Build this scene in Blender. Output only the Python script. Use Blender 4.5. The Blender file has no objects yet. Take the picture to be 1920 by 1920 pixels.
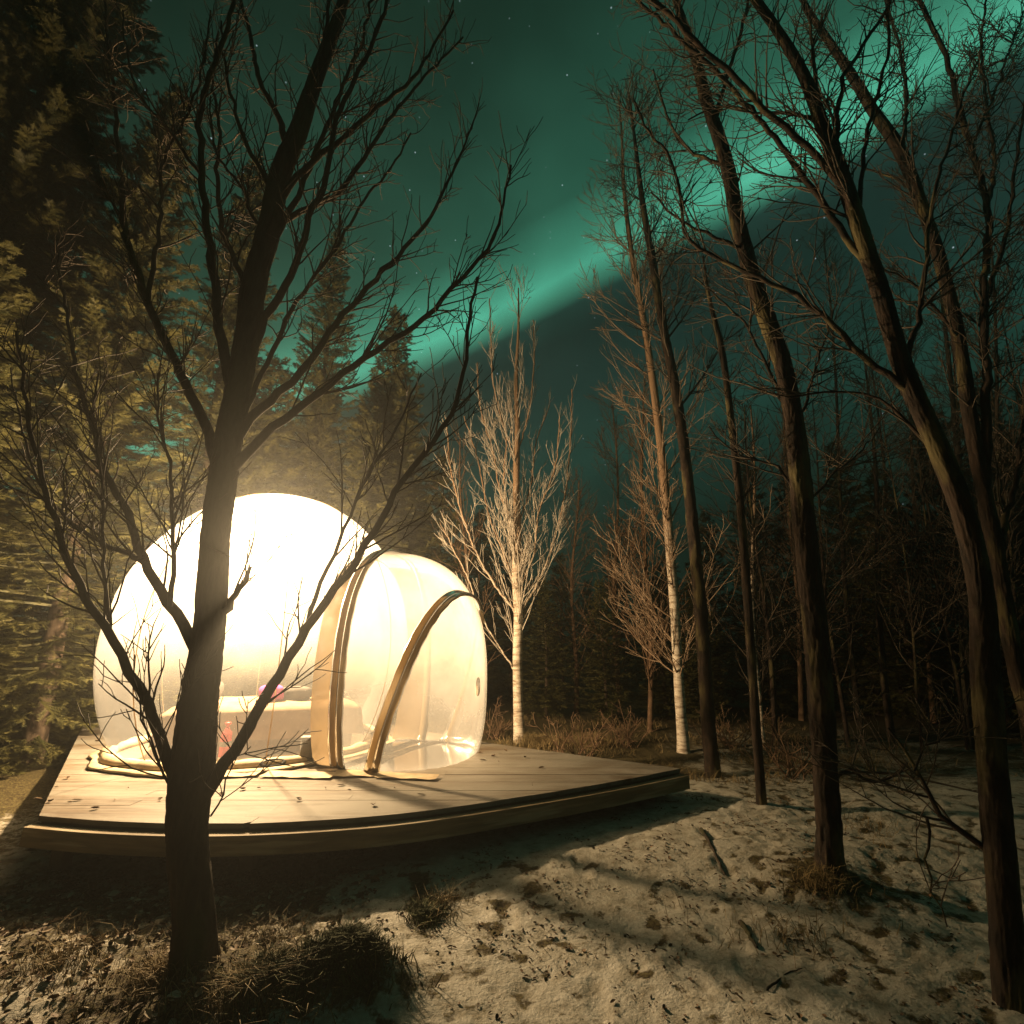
import bpy, math, random
import numpy as np
from mathutils import Vector

# ------------------------------------------------------------------ camera, sky, exposure
scene = bpy.context.scene
COL = scene.collection
PITCH = math.radians(15.0); FPX = 950.0; CAMZ = 1.6
cam_d = bpy.data.cameras.new('camera'); cam = bpy.data.objects.new('camera', cam_d); COL.objects.link(cam)
cam_d.sensor_width = 36; cam_d.lens = 36 * FPX / 1920; cam_d.clip_start = 0.05; cam_d.clip_end = 2000
cam.location = (0, 0, CAMZ); cam.rotation_euler = (math.pi / 2 + PITCH, 0, 0)
scene.camera = cam
scene.view_settings.view_transform = 'Standard'; scene.view_settings.look = 'None'
scene.view_settings.exposure = 0.0; scene.view_settings.gamma = 1.0; scene.view_settings.use_curve_mapping = False
cy = scene.cycles
cy.use_denoising = True
cy.max_bounces = 7; cy.diffuse_bounces = 3; cy.glossy_bounces = 2; cy.transmission_bounces = 4
cy.transparent_max_bounces = 16; cy.volume_bounces = 0
cy.caustics_reflective = False; cy.caustics_refractive = False
cy.sample_clamp_indirect = 10.0; cy.sample_clamp_direct = 0.0

LAMP_W = 3600.0                       # the lamp hanging in the dome
LAMP_C = (1.0, 0.71, 0.40)

def N(nt, t, **kw):
    n = nt.nodes.new(t)
    for k, v in kw.items():
        if k == 'ins':
            for i, val in v.items(): n.inputs[i].default_value = val
        else: setattr(n, k, v)
    return n

def ramp(nt, stops, interp='LINEAR'):
    r = nt.nodes.new('ShaderNodeValToRGB'); cr = r.color_ramp; cr.interpolation = interp
    while len(cr.elements) < len(stops): cr.elements.new(0.5)
    for e, (p, c) in zip(cr.elements, stops):
        e.position = p; e.color = (c, c, c, 1) if isinstance(c, (int, float)) else (*c, 1)
    return r

w = bpy.data.worlds.new('World'); scene.world = w; w.use_nodes = True
nt = w.node_tree; nt.nodes.clear(); L = nt.links.new
tc = N(nt, 'ShaderNodeTexCoord')
dot = N(nt, 'ShaderNodeVectorMath', operation='DOT_PRODUCT'); dot.inputs[1].default_value = (-0.3957, -0.4064, 0.8236)
L(tc.outputs['Generated'], dot.inputs[0])                  # aurora arc: a small circle on the sky
nz = N(nt, 'ShaderNodeTexNoise', ins={'Scale': 2.3, 'Detail': 3.0, 'Roughness': 0.5}); L(tc.outputs['Generated'], nz.inputs['Vector'])
wob = N(nt, 'ShaderNodeMath', operation='MULTIPLY_ADD', ins={1: 0.05, 2: -0.025 - 0.1458}); L(nz.outputs['Fac'], wob.inputs[0])
s = N(nt, 'ShaderNodeMath', operation='ADD'); L(dot.outputs['Value'], s.inputs[0]); L(wob.outputs[0], s.inputs[1])
mr = N(nt, 'ShaderNodeMapRange', ins={'From Min': -0.5, 'From Max': 0.5}); L(s.outputs[0], mr.inputs['Value'])
def S(deg): return 0.5 + math.sin(math.radians(deg))
aur = ramp(nt, [(S(-29), (.006, .013, .008)), (S(-17), (.012, .046, .034)), (S(-9), (.009, .024, .020)), (S(-3.5), (.0092, .018, .016)),
                (S(-1.0), (.013, .036, .029)), (S(0.5), (.058, .270, .172)), (S(2.0), (.100, .530, .345)), (S(4.3), (.064, .330, .210)),
                (S(8), (.022, .104, .066)), (S(14), (.014, .058, .037)), (S(22), (.010, .035, .022)), (S(29), (.008, .024, .015))])
L(mr.outputs[0], aur.inputs['Fac'])
nz2 = N(nt, 'ShaderNodeTexNoise', ins={'Scale': 5.0, 'Detail': 2.0}); L(tc.outputs['Generated'], nz2.inputs['Vector'])
md = N(nt, 'ShaderNodeMapRange', ins={'From Min': 0.3, 'From Max': 0.7, 'To Min': 0.72, 'To Max': 1.2}); L(nz2.outputs['Fac'], md.inputs['Value'])
mul = N(nt, 'ShaderNodeVectorMath', operation='SCALE'); L(aur.outputs['Color'], mul.inputs[0]); L(md.outputs[0], mul.inputs['Scale'])
vor = N(nt, 'ShaderNodeTexVoronoi', ins={'Scale': 72.0}); L(tc.outputs['Generated'], vor.inputs['Vector'])
st = ramp(nt, [(0.045, 1.0), (0.10, 0.0)]); L(vor.outputs['Distance'], st.inputs['Fac'])
sep = N(nt, 'ShaderNodeSeparateColor'); L(vor.outputs['Color'], sep.inputs[0])
pick = N(nt, 'ShaderNodeMapRange', ins={'From Min': 0.66, 'From Max': 1.0, 'To Min': 0.0, 'To Max': 0.5}); L(sep.outputs[0], pick.inputs['Value'])
sm = N(nt, 'ShaderNodeMath', operation='MULTIPLY'); L(st.outputs['Color'], sm.inputs[0]); L(pick.outputs[0], sm.inputs[1])
def pixdir(u, v):
    x = (u - 960) / FPX; y = (960 - v) / FPX
    d = Vector((x, math.cos(PITCH) - y * math.sin(PITCH), math.sin(PITCH) + y * math.cos(PITCH)))
    return d
sd = N(nt, 'ShaderNodeVectorMath', operation='DISTANCE'); L(tc.outputs['Generated'], sd.inputs[0]); sd.inputs[1].default_value = pixdir(450, 422).normalized()
sb = ramp(nt, [(0.0010, 1.0), (0.0028, 0.0)]); L(sd.outputs['Value'], sb.inputs['Fac'])
sm2 = N(nt, 'ShaderNodeMath', operation='MULTIPLY_ADD', ins={1: 1.3}); L(sb.outputs['Color'], sm2.inputs[0]); L(sm.outputs[0], sm2.inputs[2])
starc = N(nt, 'ShaderNodeVectorMath', operation='SCALE'); starc.inputs[0].default_value = (.75, .9, 1.0); L(sm2.outputs[0], starc.inputs['Scale'])
add = N(nt, 'ShaderNodeVectorMath', operation='ADD'); L(mul.outputs[0], add.inputs[0]); L(starc.outputs[0], add.inputs[1])
bg = N(nt, 'ShaderNodeBackground', ins={'Strength': 1.0}); L(add.outputs[0], bg.inputs['Color'])
wo = N(nt, 'ShaderNodeOutputWorld'); L(bg.outputs[0], wo.inputs[0])
w.cycles.sampling_method = 'MANUAL'; w.cycles.sample_map_resolution = 512

# ------------------------------------------------------------------ helpers
RNG = np.random.default_rng(11); random.seed(11)

def W(u, v, Y):                        # a point of the place, seen in direction (u, v), standing Y metres away
    d = pixdir(u, v); t = Y / d.y
    return np.array([d.x * t, Y, CAMZ + d.z * t])

_perm = np.random.default_rng(5).permutation(512)
_grad = np.random.default_rng(6).uniform(0, 2 * np.pi, 512)
def noise(x, y):
    x = np.asarray(x, float); y = np.asarray(y, float)
    xi = np.floor(x).astype(int); yi = np.floor(y).astype(int); xf = x - xi; yf = y - yi
    def gdot(ix, iy, fx, fy):
        a = _grad[(_perm[(ix) & 511] + iy * 37) & 511]
        return np.cos(a) * fx + np.sin(a) * fy
    u = xf ** 3 * (xf * (xf * 6 - 15) + 10); v = yf ** 3 * (yf * (yf * 6 - 15) + 10)
    a = gdot(xi, yi, xf, yf); b = gdot(xi + 1, yi, xf - 1, yf); c = gdot(xi, yi + 1, xf, yf - 1); d = gdot(xi + 1, yi + 1, xf - 1, yf - 1)
    return 1.4 * ((a * (1 - u) + b * u) * (1 - v) + (c * (1 - u) + d * u) * v)
def fbm(x, y, o=4):
    r = 0; a = 1; t = 0
    for i in range(o): r = r + a * noise(x * 2 ** i + 17 * i, y * 2 ** i - 9 * i); t += a; a *= .5
    return r / t
def sstep(a, b, x): t = np.clip((x - a) / (b - a), 0, 1); return t * t * (3 - 2 * t)

def mesh_np(name, V, quads=None, tris=None, smooth=True):
    me = bpy.data.meshes.new(name)
    V = np.asarray(V, np.float32).reshape(-1, 3)
    q = np.zeros((0, 4), np.int32) if quads is None else np.asarray(quads, np.int32).reshape(-1, 4)
    t = np.zeros((0, 3), np.int32) if tris is None else np.asarray(tris, np.int32).reshape(-1, 3)
    me.vertices.add(len(V)); me.vertices.foreach_set('co', V.ravel())
    loops = np.concatenate([q.ravel(), t.ravel()]).astype(np.int32)
    me.loops.add(len(loops)); me.loops.foreach_set('vertex_index', loops)
    me.polygons.add(len(q) + len(t))
    starts = np.concatenate([np.arange(len(q)) * 4, len(q) * 4 + np.arange(len(t)) * 3]).astype(np.int32)
    me.polygons.foreach_set('loop_start', starts)
    me.polygons.foreach_set('use_smooth', np.full(len(q) + len(t), bool(smooth)))
    me.update(calc_edges=True); me.validate()
    return me

def obj(name, me, mat=None, parent=None, loc=None):
    o = bpy.data.objects.new(name, me); COL.objects.link(o)
    if mat and me is not None and not me.materials: me.materials.append(mat)
    if parent: o.parent = parent
    if loc is not None: o.location = loc
    return o

def tag(o, label=None, cat=None, group=None, kind=None):
    if label: o['label'] = label
    if cat: o['category'] = cat
    if group: o['group'] = group
    if kind: o['kind'] = kind
    return o

def empty(name, loc, label, cat, group=None):
    o = bpy.data.objects.new(name, None); COL.objects.link(o); o.location = [float(c) for c in loc]; o.empty_display_size = .2
    return tag(o, label, cat, group)

class Geo:
    def __init__(s): s.V = []; s.Q = []; s.T = []; s.n = 0
    def add(s, V, Q=None, T=None):
        V = np.asarray(V, float).reshape(-1, 3); s.V.append(V)
        if Q is not None and len(Q): s.Q.append(np.asarray(Q).reshape(-1, 4) + s.n)
        if T is not None and len(T): s.T.append(np.asarray(T).reshape(-1, 3) + s.n)
        s.n += len(V)
    def mesh(s, name, off=(0, 0, 0), smooth=True):
        V = np.concatenate(s.V) - np.asarray(off, float)
        return mesh_np(name, V, np.concatenate(s.Q) if s.Q else None, np.concatenate(s.T) if s.T else None, smooth)

def box(g, c, h, rz=0, bev=0.0):
    cx, sx = math.cos(rz), math.sin(rz)
    if bev <= 0:
        P = np.array([[x, y, z] for z in (-1, 1) for y in (-1, 1) for x in (-1, 1)], float) * h
        F = [[0, 2, 3, 1], [4, 5, 7, 6], [0, 1, 5, 4], [2, 6, 7, 3], [0, 4, 6, 2], [1, 3, 7, 5]]
    else:
        b = bev; hx, hy, hz = h; P = []; F = []
        for z, k in ((-hz, b), (-hz + b, 0), (hz - b, 0), (hz, b)):
            x, y = hx - k, hy - k
            P += [[-x + (b - k), -y, z], [x - (b - k), -y, z], [x, -y + (b - k), z], [x, y - (b - k), z], [x - (b - k), y, z], [-x + (b - k), y, z], [-x, y - (b - k), z], [-x, -y + (b - k), z]]
        for r in range(3):
            for i in range(8): F.append([r * 8 + i, r * 8 + (i + 1) % 8, r * 8 + 8 + (i + 1) % 8, r * 8 + 8 + i])
        for o, fl in ((0, 1), (24, 0)):
            qs = [[0, 1, 2, 7], [7, 2, 3, 6], [6, 3, 4, 5]]
            for qd in qs: F.append([o + i for i in (qd[::-1] if fl else qd)])
        P = np.array(P, float)
    R = np.array([[cx, -sx, 0], [sx, cx, 0], [0, 0, 1]])
    g.add(P @ R.T + np.asarray(c, float), F)

def tubes(g, polys, sides):
    """polys: list of (pts Nx3, radii N); grouped by N and swept in one go"""
    by = {}
    for p, r in polys: by.setdefault(len(p), []).append((p, r))
    ang = np.arange(sides) * 2 * np.pi / sides; ca, sa = np.cos(ang), np.sin(ang)
    for n, lst in by.items():
        P = np.stack([np.asarray(a, float) for a, _ in lst]); R = np.stack([np.asarray(b, float) for _, b in lst]); M = len(lst)
        T = np.empty_like(P); T[:, 1:-1] = P[:, 2:] - P[:, :-2]; T[:, 0] = P[:, 1] - P[:, 0]; T[:, -1] = P[:, -1] - P[:, -2]
        T /= np.linalg.norm(T, axis=2, keepdims=True) + 1e-9
        D = P[:, -1] - P[:, 0]; ref = np.where((np.abs(D[:, 2:3]) > .8 * np.linalg.norm(D, axis=1, keepdims=True)), [[1., 0.13, 0]], [[0.1, 0, 1.]])
        A = np.cross(T, ref[:, None, :]); A /= np.linalg.norm(A, axis=2, keepdims=True) + 1e-9
        B = np.cross(T, A)
        V = P[:, :, None, :] + R[:, :, None, None] * (A[:, :, None, :] * ca[None, None, :, None] + B[:, :, None, :] * sa[None, None, :, None])
        i = np.arange(n - 1)[:, None]; k = np.arange(sides)[None, :]; k2 = (k + 1) % sides
        F = np.stack([i * sides + k, i * sides + k2, (i + 1) * sides + k2, (i + 1) * sides + k], -1).reshape(-1, 4)
        Q = (F[None] + (np.arange(M) * n * sides)[:, None, None]).reshape(-1, 4)
        g.add(V.reshape(-1, 3), Q)

def spline(pts, n):
    p = np.asarray(pts, float); d = np.r_[0, np.cumsum(np.linalg.norm(np.diff(p[:, :3], axis=0), axis=1) + 1e-9)]
    t = np.linspace(0, d[-1], n); out = np.empty((n, p.shape[1]))
    m = np.gradient(p, d, axis=0) if len(p) > 2 else np.repeat((p[1:] - p[:1]) / d[-1], 2, 0)
    j = np.clip(np.searchsorted(d, t, side='right') - 1, 0, len(p) - 2); h = (d[j + 1] - d[j]); u = ((t - d[j]) / h)[:, None]; h = h[:, None]
    return (2 * u ** 3 - 3 * u ** 2 + 1) * p[j] + (u ** 3 - 2 * u ** 2 + u) * h * m[j] + (-2 * u ** 3 + 3 * u ** 2) * p[j + 1] + (u ** 3 - u ** 2) * h * m[j + 1]

# ------------------------------------------------------------------ materials
def newmat(name):
    m = bpy.data.materials.new(name); m.use_nodes = True; n = m.node_tree; n.nodes.clear()
    out = N(n, 'ShaderNodeOutputMaterial'); return m, n, out

def noisemat(name, c1, c2, scale=8.0, stretch=(1, 1, 1), rough=.8, bump=.3, detail=5.0, c3=None, dark_scale=None, bdist=.02, spec=.3, lo=.35, hi=.65, coord='Object'):
    m, n, out = newmat(name); lk = n.links.new
    t = N(n, 'ShaderNodeTexCoord'); mp = N(n, 'ShaderNodeMapping'); mp.inputs['Scale'].default_value = stretch
    lk(t.outputs[coord], mp.inputs['Vector'])
    nn = N(n, 'ShaderNodeTexNoise', ins={'Scale': scale, 'Detail': detail, 'Roughness': .62}); lk(mp.outputs[0], nn.inputs['Vector'])
    r = ramp(n, [(lo, c1), (hi, c2)]); lk(nn.outputs['Fac'], r.inputs['Fac']); colr = r.outputs['Color']
    if c3:
        n2 = N(n, 'ShaderNodeTexNoise', ins={'Scale': dark_scale or scale * .3, 'Detail': 4.0}); lk(mp.outputs[0], n2.inputs['Vector'])
        r2 = ramp(n, [(.52, 0.0), (.62, 1.0)]); lk(n2.outputs['Fac'], r2.inputs['Fac'])
        mx = N(n, 'ShaderNodeMix', data_type='RGBA'); lk(r2.outputs['Color'], mx.inputs['Factor']); lk(colr, mx.inputs[6]); mx.inputs[7].default_value = (*c3, 1); colr = mx.outputs[2]
    b = N(n, 'ShaderNodeBsdfPrincipled', ins={'Roughness': rough, 'Specular IOR Level': spec}); lk(colr, b.inputs['Base Color'])
    if bump:
        bp = N(n, 'ShaderNodeBump', ins={'Strength': bump, 'Distance': bdist}); lk(nn.outputs['Fac'], bp.inputs['Height']); lk(bp.outputs[0], b.inputs['Normal'])
    lk(b.outputs[0], out.inputs[0]); return m

M_BARK = noisemat('grey_brown_bark', (.016, .012, .008), (.055, .042, .028), 11, (1, 1, .22), .9, .55, bdist=.012, c3=(.045, .045, .018), dark_scale=3)
M_BARK_R = noisemat('reddish_bark', (.008, .006, .004), (.040, .025, .016), 16, (1, 1, .35), .9, .6, bdist=.012, c3=(.085, .07, .03), dark_scale=6)
M_TWIG = noisemat('twig_bark', (.035, .026, .018), (.08, .06, .04), 14, rough=.75, bump=0)
M_BROWN = noisemat('brown_twig', (.10, .06, .035), (.2, .125, .075), 10, rough=.8, bump=0)
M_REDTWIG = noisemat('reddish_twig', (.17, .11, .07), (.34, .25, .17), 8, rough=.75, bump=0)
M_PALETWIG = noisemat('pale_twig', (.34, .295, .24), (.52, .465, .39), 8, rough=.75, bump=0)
def birch():
    m, n, out = newmat('birch_bark'); lk = n.links.new
    t = N(n, 'ShaderNodeTexCoord'); mp = N(n, 'ShaderNodeMapping'); mp.inputs['Scale'].default_value = (1, 1, 5)
    lk(t.outputs['Object'], mp.inputs['Vector'])
    a = N(n, 'ShaderNodeTexNoise', ins={'Scale': 5.0, 'Detail': 6.0, 'Roughness': .65}); lk(mp.outputs[0], a.inputs['Vector'])
    r = ramp(n, [(.30, (.07, .045, .03)), (.42, (.32, .25, .18)), (.56, (.62, .55, .45))]); lk(a.outputs['Fac'], r.inputs['Fac'])
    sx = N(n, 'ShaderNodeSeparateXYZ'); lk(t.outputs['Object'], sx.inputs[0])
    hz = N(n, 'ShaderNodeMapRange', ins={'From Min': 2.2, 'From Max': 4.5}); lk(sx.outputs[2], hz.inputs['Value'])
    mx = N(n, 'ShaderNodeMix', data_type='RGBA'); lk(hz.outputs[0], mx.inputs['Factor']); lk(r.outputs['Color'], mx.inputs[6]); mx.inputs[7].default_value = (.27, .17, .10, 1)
    b = N(n, 'ShaderNodeBsdfPrincipled', ins={'Roughness': .75}); lk(mx.outputs[2], b.inputs['Base Color'])
    bp = N(n, 'ShaderNodeBump', ins={'Strength': .5, 'Distance': .02}); lk(a.outputs['Fac'], bp.inputs['Height']); lk(bp.outputs[0], b.inputs['Normal'])
    lk(b.outputs[0], out.inputs[0]); return m
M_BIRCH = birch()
M_NEEDLE = noisemat('spruce_needles', (.028, .033, .010), (.11, .10, .031), 3.5, rough=.6, bump=0, spec=.4)
M_SPTRUNK = noisemat('spruce_bark', (.04, .028, .02), (.11, .08, .055), 12, (1, 1, .3), .9, .6)
M_GRASS = noisemat('dead_grass', (.10, .075, .03), (.26, .19, .09), 3, rough=.8, bump=0)
M_MOSS = noisemat('moss_blades', (.02, .032, .008), (.075, .08, .022), 5, rough=.85, bump=0)
M_LEAF = noisemat('dead_leaf', (.05, .03, .016), (.15, .09, .042), 6, rough=.7, bump=0)
M_PALELEAF = noisemat('frosted_leaf', (.12, .08, .04), (.55, .5, .42), 5, rough=.8, bump=0)
M_FABRIC = noisemat('tan_fabric', (.16, .12, .07), (.24, .18, .11), 30, rough=.85, bump=.15, bdist=.01)
M_SKIRT = noisemat('skirt_fabric', (.30, .23, .14), (.5, .40, .26), 6, rough=.7, bump=.3)
M_BLACK = noisemat('black_rubber', (.012, .012, .012), (.03, .028, .025), 20, rough=.6, bump=0)
M_GREYBOX = noisemat('grey_panel', (.10, .09, .075), (.14, .125, .105), 12, rough=.6, bump=.05)
M_DUVET = noisemat('linen_duvet', (.13, .085, .05), (.19, .13, .08), 5, rough=.9, bump=.2)
M_MATT = noisemat('mattress_cloth', (.12, .085, .06), (.18, .13, .09), 20, rough=.9, bump=.1)
M_PINK = noisemat('magenta_fleece', (.34, .012, .15), (.46, .03, .22), 8, rough=.9, bump=.3)
M_DARKCLOTH = noisemat('dark_cloth', (.018, .015, .013), (.05, .042, .035), 6, rough=.9, bump=.3)
M_RED = noisemat('red_plastic', (.45, .015, .012), (.55, .03, .02), 8, rough=.4, bump=0)
M_WHITE = noisemat('white_print', (.6, .55, .48), (.72, .68, .6), 9, rough=.5, bump=0)

def deckmat():
    m, n, out = newmat('frosted_deck_wood'); lk = n.links.new
    t = N(n, 'ShaderNodeTexCoord'); oi = N(n, 'ShaderNodeObjectInfo')
    mp = N(n, 'ShaderNodeMapping'); mp.inputs['Scale'].default_value = (.7, 14, 14); lk(t.outputs['Object'], mp.inputs['Vector'])
    off = N(n, 'ShaderNodeMath', operation='MULTIPLY', ins={1: 40.0}); lk(oi.outputs['Random'], off.inputs[0]); lk(off.outputs[0], mp.inputs['Location'])
    a = N(n, 'ShaderNodeTexNoise', ins={'Scale': 2.2, 'Detail': 7.0, 'Roughness': .62}); lk(mp.outputs[0], a.inputs['Vector'])
    wood = ramp(n, [(.30, (.030, .019, .010)), (.5, (.080, .055, .031)), (.70, (.13, .097, .060))]); lk(a.outputs['Fac'], wood.inputs['Fac'])
    mp2 = N(n, 'ShaderNodeMapping'); mp2.inputs['Scale'].default_value = (.55, 1.3, 1); lk(t.outputs['Object'], mp2.inputs['Vector'])
    f1 = N(n, 'ShaderNodeTexNoise', ins={'Scale': 1.3, 'Detail': 8.0, 'Roughness': .68, 'Distortion': .4}); lk(mp2.outputs[0], f1.inputs['Vector'])
    addn = N(n, 'ShaderNodeMath', operation='MULTIPLY_ADD', ins={1: .24}); lk(a.outputs['Fac'], addn.inputs[0]); lk(f1.outputs['Fac'], addn.inputs[2])
    fr = ramp(n, [(.50, 0.0), (.62, .5), (.74, .95)]); lk(addn.outputs[0], fr.inputs['Fac'])
    mx = N(n, 'ShaderNodeMix', data_type='RGBA'); lk(fr.outputs['Color'], mx.inputs['Factor']); lk(wood.outputs['Color'], mx.inputs[6]); mx.inputs[7].default_value = (.18, .168, .142, 1)
    b = N(n, 'ShaderNodeBsdfPrincipled', ins={'Roughness': .7, 'Specular IOR Level': .3}); lk(mx.outputs[2], b.inputs['Base Color'])
    bp = N(n, 'ShaderNodeBump', ins={'Strength': .5, 'Distance': .004}); lk(addn.outputs[0], bp.inputs['Height']); lk(bp.outputs[0], b.inputs['Normal'])
    lk(b.outputs[0], out.inputs[0]); return m
M_DECK = deckmat()
M_FASCIA = noisemat('fascia_wood', (.12, .09, .048), (.22, .165, .095), 3, (.6, .6, 8), .75, .3, c3=(.3, .25, .17), dark_scale=2)
M_BEAM = noisemat('beam_wood', (.08, .055, .03), (.14, .10, .06), 4, rough=.85, bump=.3)

def filmmat(name, dens, edge, tint, top=None, z0=0.5, z1=2.0):
    """clear plastic film, misted with condensation, denser upwards for the glow: lets most light through, scatters the rest"""
    m, n, out = newmat(name); lk = n.links.new
    tr = N(n, 'ShaderNodeBsdfTransparent'); tr.inputs[0].default_value = (.98, .96, .92, 1)
    tl = N(n, 'ShaderNodeBsdfTranslucent'); tl.inputs[0].default_value = (*tint, 1)
    df = N(n, 'ShaderNodeBsdfDiffuse'); df.inputs[0].default_value = (*tint, 1)
    m1 = N(n, 'ShaderNodeMixShader', ins={0: .3}); lk(tl.outputs[0], m1.inputs[1]); lk(df.outputs[0], m1.inputs[2])
    lw = N(n, 'ShaderNodeLayerWeight', ins={'Blend': .35})
    t = N(n, 'ShaderNodeTexCoord'); nn = N(n, 'ShaderNodeTexNoise', ins={'Scale': 1.6, 'Detail': 5.0, 'Roughness': .6}); lk(t.outputs['Object'], nn.inputs['Vector'])
    mrr = N(n, 'ShaderNodeMapRange', ins={'From Min': .3, 'From Max': .7, 'To Min': dens * .7, 'To Max': dens * 1.3}); lk(nn.outputs['Fac'], mrr.inputs['Value'])
    base = mrr.outputs[0]
    if top:                                # film made denser upwards: the lamp's white glow put into its opacity
        sz = N(n, 'ShaderNodeSeparateXYZ'); lk(t.outputs['Object'], sz.inputs[0])
        mz = N(n, 'ShaderNodeMapRange', interpolation_type='SMOOTHSTEP', ins={'From Min': z0, 'From Max': z1, 'To Min': 1.0, 'To Max': top / dens}); lk(sz.outputs[2], mz.inputs['Value'])
        mm = N(n, 'ShaderNodeMath', operation='MULTIPLY'); lk(base, mm.inputs[0]); lk(mz.outputs[0], mm.inputs[1]); base = mm.outputs[0]
    ma = N(n, 'ShaderNodeMath', operation='MULTIPLY_ADD', ins={1: edge}); lk(lw.outputs['Facing'], ma.inputs[0]); lk(base, ma.inputs[2]); ma.use_clamp = True
    mx = N(n, 'ShaderNodeMixShader'); lk(ma.outputs[0], mx.inputs[0]); lk(tr.outputs[0], mx.inputs[1]); lk(m1.outputs[0], mx.inputs[2])
    gl = N(n, 'ShaderNodeBsdfGlossy', ins={'Roughness': .12}); fr = N(n, 'ShaderNodeFresnel', ins={'IOR': 1.25})
    mg = N(n, 'ShaderNodeMixShader'); lk(fr.outputs[0], mg.inputs[0]); lk(mx.outputs[0], mg.inputs[1]); lk(gl.outputs[0], mg.inputs[2])
    lk(mg.outputs[0], out.inputs[0]); return m
M_FILM = filmmat('dome_film', .028, .09, (.96, .95, .92), .27, .65, 1.8)
M_VFILM = filmmat('vestibule_film', .17, .16, (.97, .97, .96), .52, .35, 1.7)
M_COLLAR = filmmat('collar_fabric', .92, .05, (.34, .25, .15))
M_RIB = filmmat('rib_webbing', .95, .04, (.40, .31, .19))

def groundmat():
    m, n, out = newmat('snowy_forest_floor'); lk = n.links.new
    t = N(n, 'ShaderNodeTexCoord'); at = N(n, 'ShaderNodeAttribute', attribute_name='soil')
    a = N(n, 'ShaderNodeTexNoise', ins={'Scale': 9.0, 'Detail': 7.0, 'Roughness': .7}); lk(t.outputs['Object'], a.inputs['Vector'])
    a2 = N(n, 'ShaderNodeTexNoise', ins={'Scale': 45.0, 'Detail': 4.0, 'Roughness': .65}); lk(t.outputs['Object'], a2.inputs['Vector'])
    c = N(n, 'ShaderNodeMath', operation='MULTIPLY_ADD', ins={1: .9}); lk(a.outputs['Fac'], c.inputs[0]); lk(at.outputs['Fac'], c.inputs[2])
    c2 = N(n, 'ShaderNodeMath', operation='MULTIPLY_ADD', ins={1: .45}); lk(a2.outputs['Fac'], c2.inputs[0]); lk(c.outputs[0], c2.inputs[2])
    msk = ramp(n, [(.82, 0.0), (.97, 1.0)]); lk(c2.outputs[0], msk.inputs['Fac'])
    soil = ramp(n, [(.36, (.022, .016, .008)), (.5, (.055, .042, .018)), (.62, (.10, .085, .035))]); lk(a2.outputs['Fac'], soil.inputs['Fac'])
    snow = ramp(n, [(.32, (.20, .18, .135)), (.45, (.34, .32, .27)), (.62, (.47, .45, .40))]); lk(a.outputs['Fac'], snow.inputs['Fac'])
    mx = N(n, 'ShaderNodeMix', data_type='RGBA'); lk(msk.outputs['Color'], mx.inputs['Factor']); lk(snow.outputs['Color'], mx.inputs[6]); lk(soil.outputs['Color'], mx.inputs[7])
    b = N(n, 'ShaderNodeBsdfPrincipled', ins={'Roughness': .85, 'Specular IOR Level': .2}); lk(mx.outputs[2], b.inputs['Base Color'])
    bp = N(n, 'ShaderNodeBump', ins={'Strength': .6, 'Distance': .02}); lk(a2.outputs['Fac'], bp.inputs['Height']); lk(bp.outputs[0], b.inputs['Normal'])
    lk(b.outputs[0], out.inputs[0]); return m
M_GROUND = groundmat()

# ------------------------------------------------------------------ ground
rg = np.random.default_rng(3)
FOOT = []
for (u, v, a) in [(1560, 1865, .5), (1500, 1800, .4), (1390, 1720, .2), (1370, 1780, .3), (1420, 1850, .5), (1330, 1600, .2), (1360, 1660, .1), (1250, 1700, .3),
                  (1180, 1800, .1), (1090, 1650, .4), (1480, 1880, .6), (1620, 1800, .3), (1120, 1870, .1), (950, 1720, .2), (1440, 1620, .2), (1290, 1840, .2)]:
    d = pixdir(u, v); t = -CAMZ / d.z; FOOT.append((d.x * t, d.y * t, a + math.pi / 2 + rg.uniform(-.3, .3)))

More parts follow.
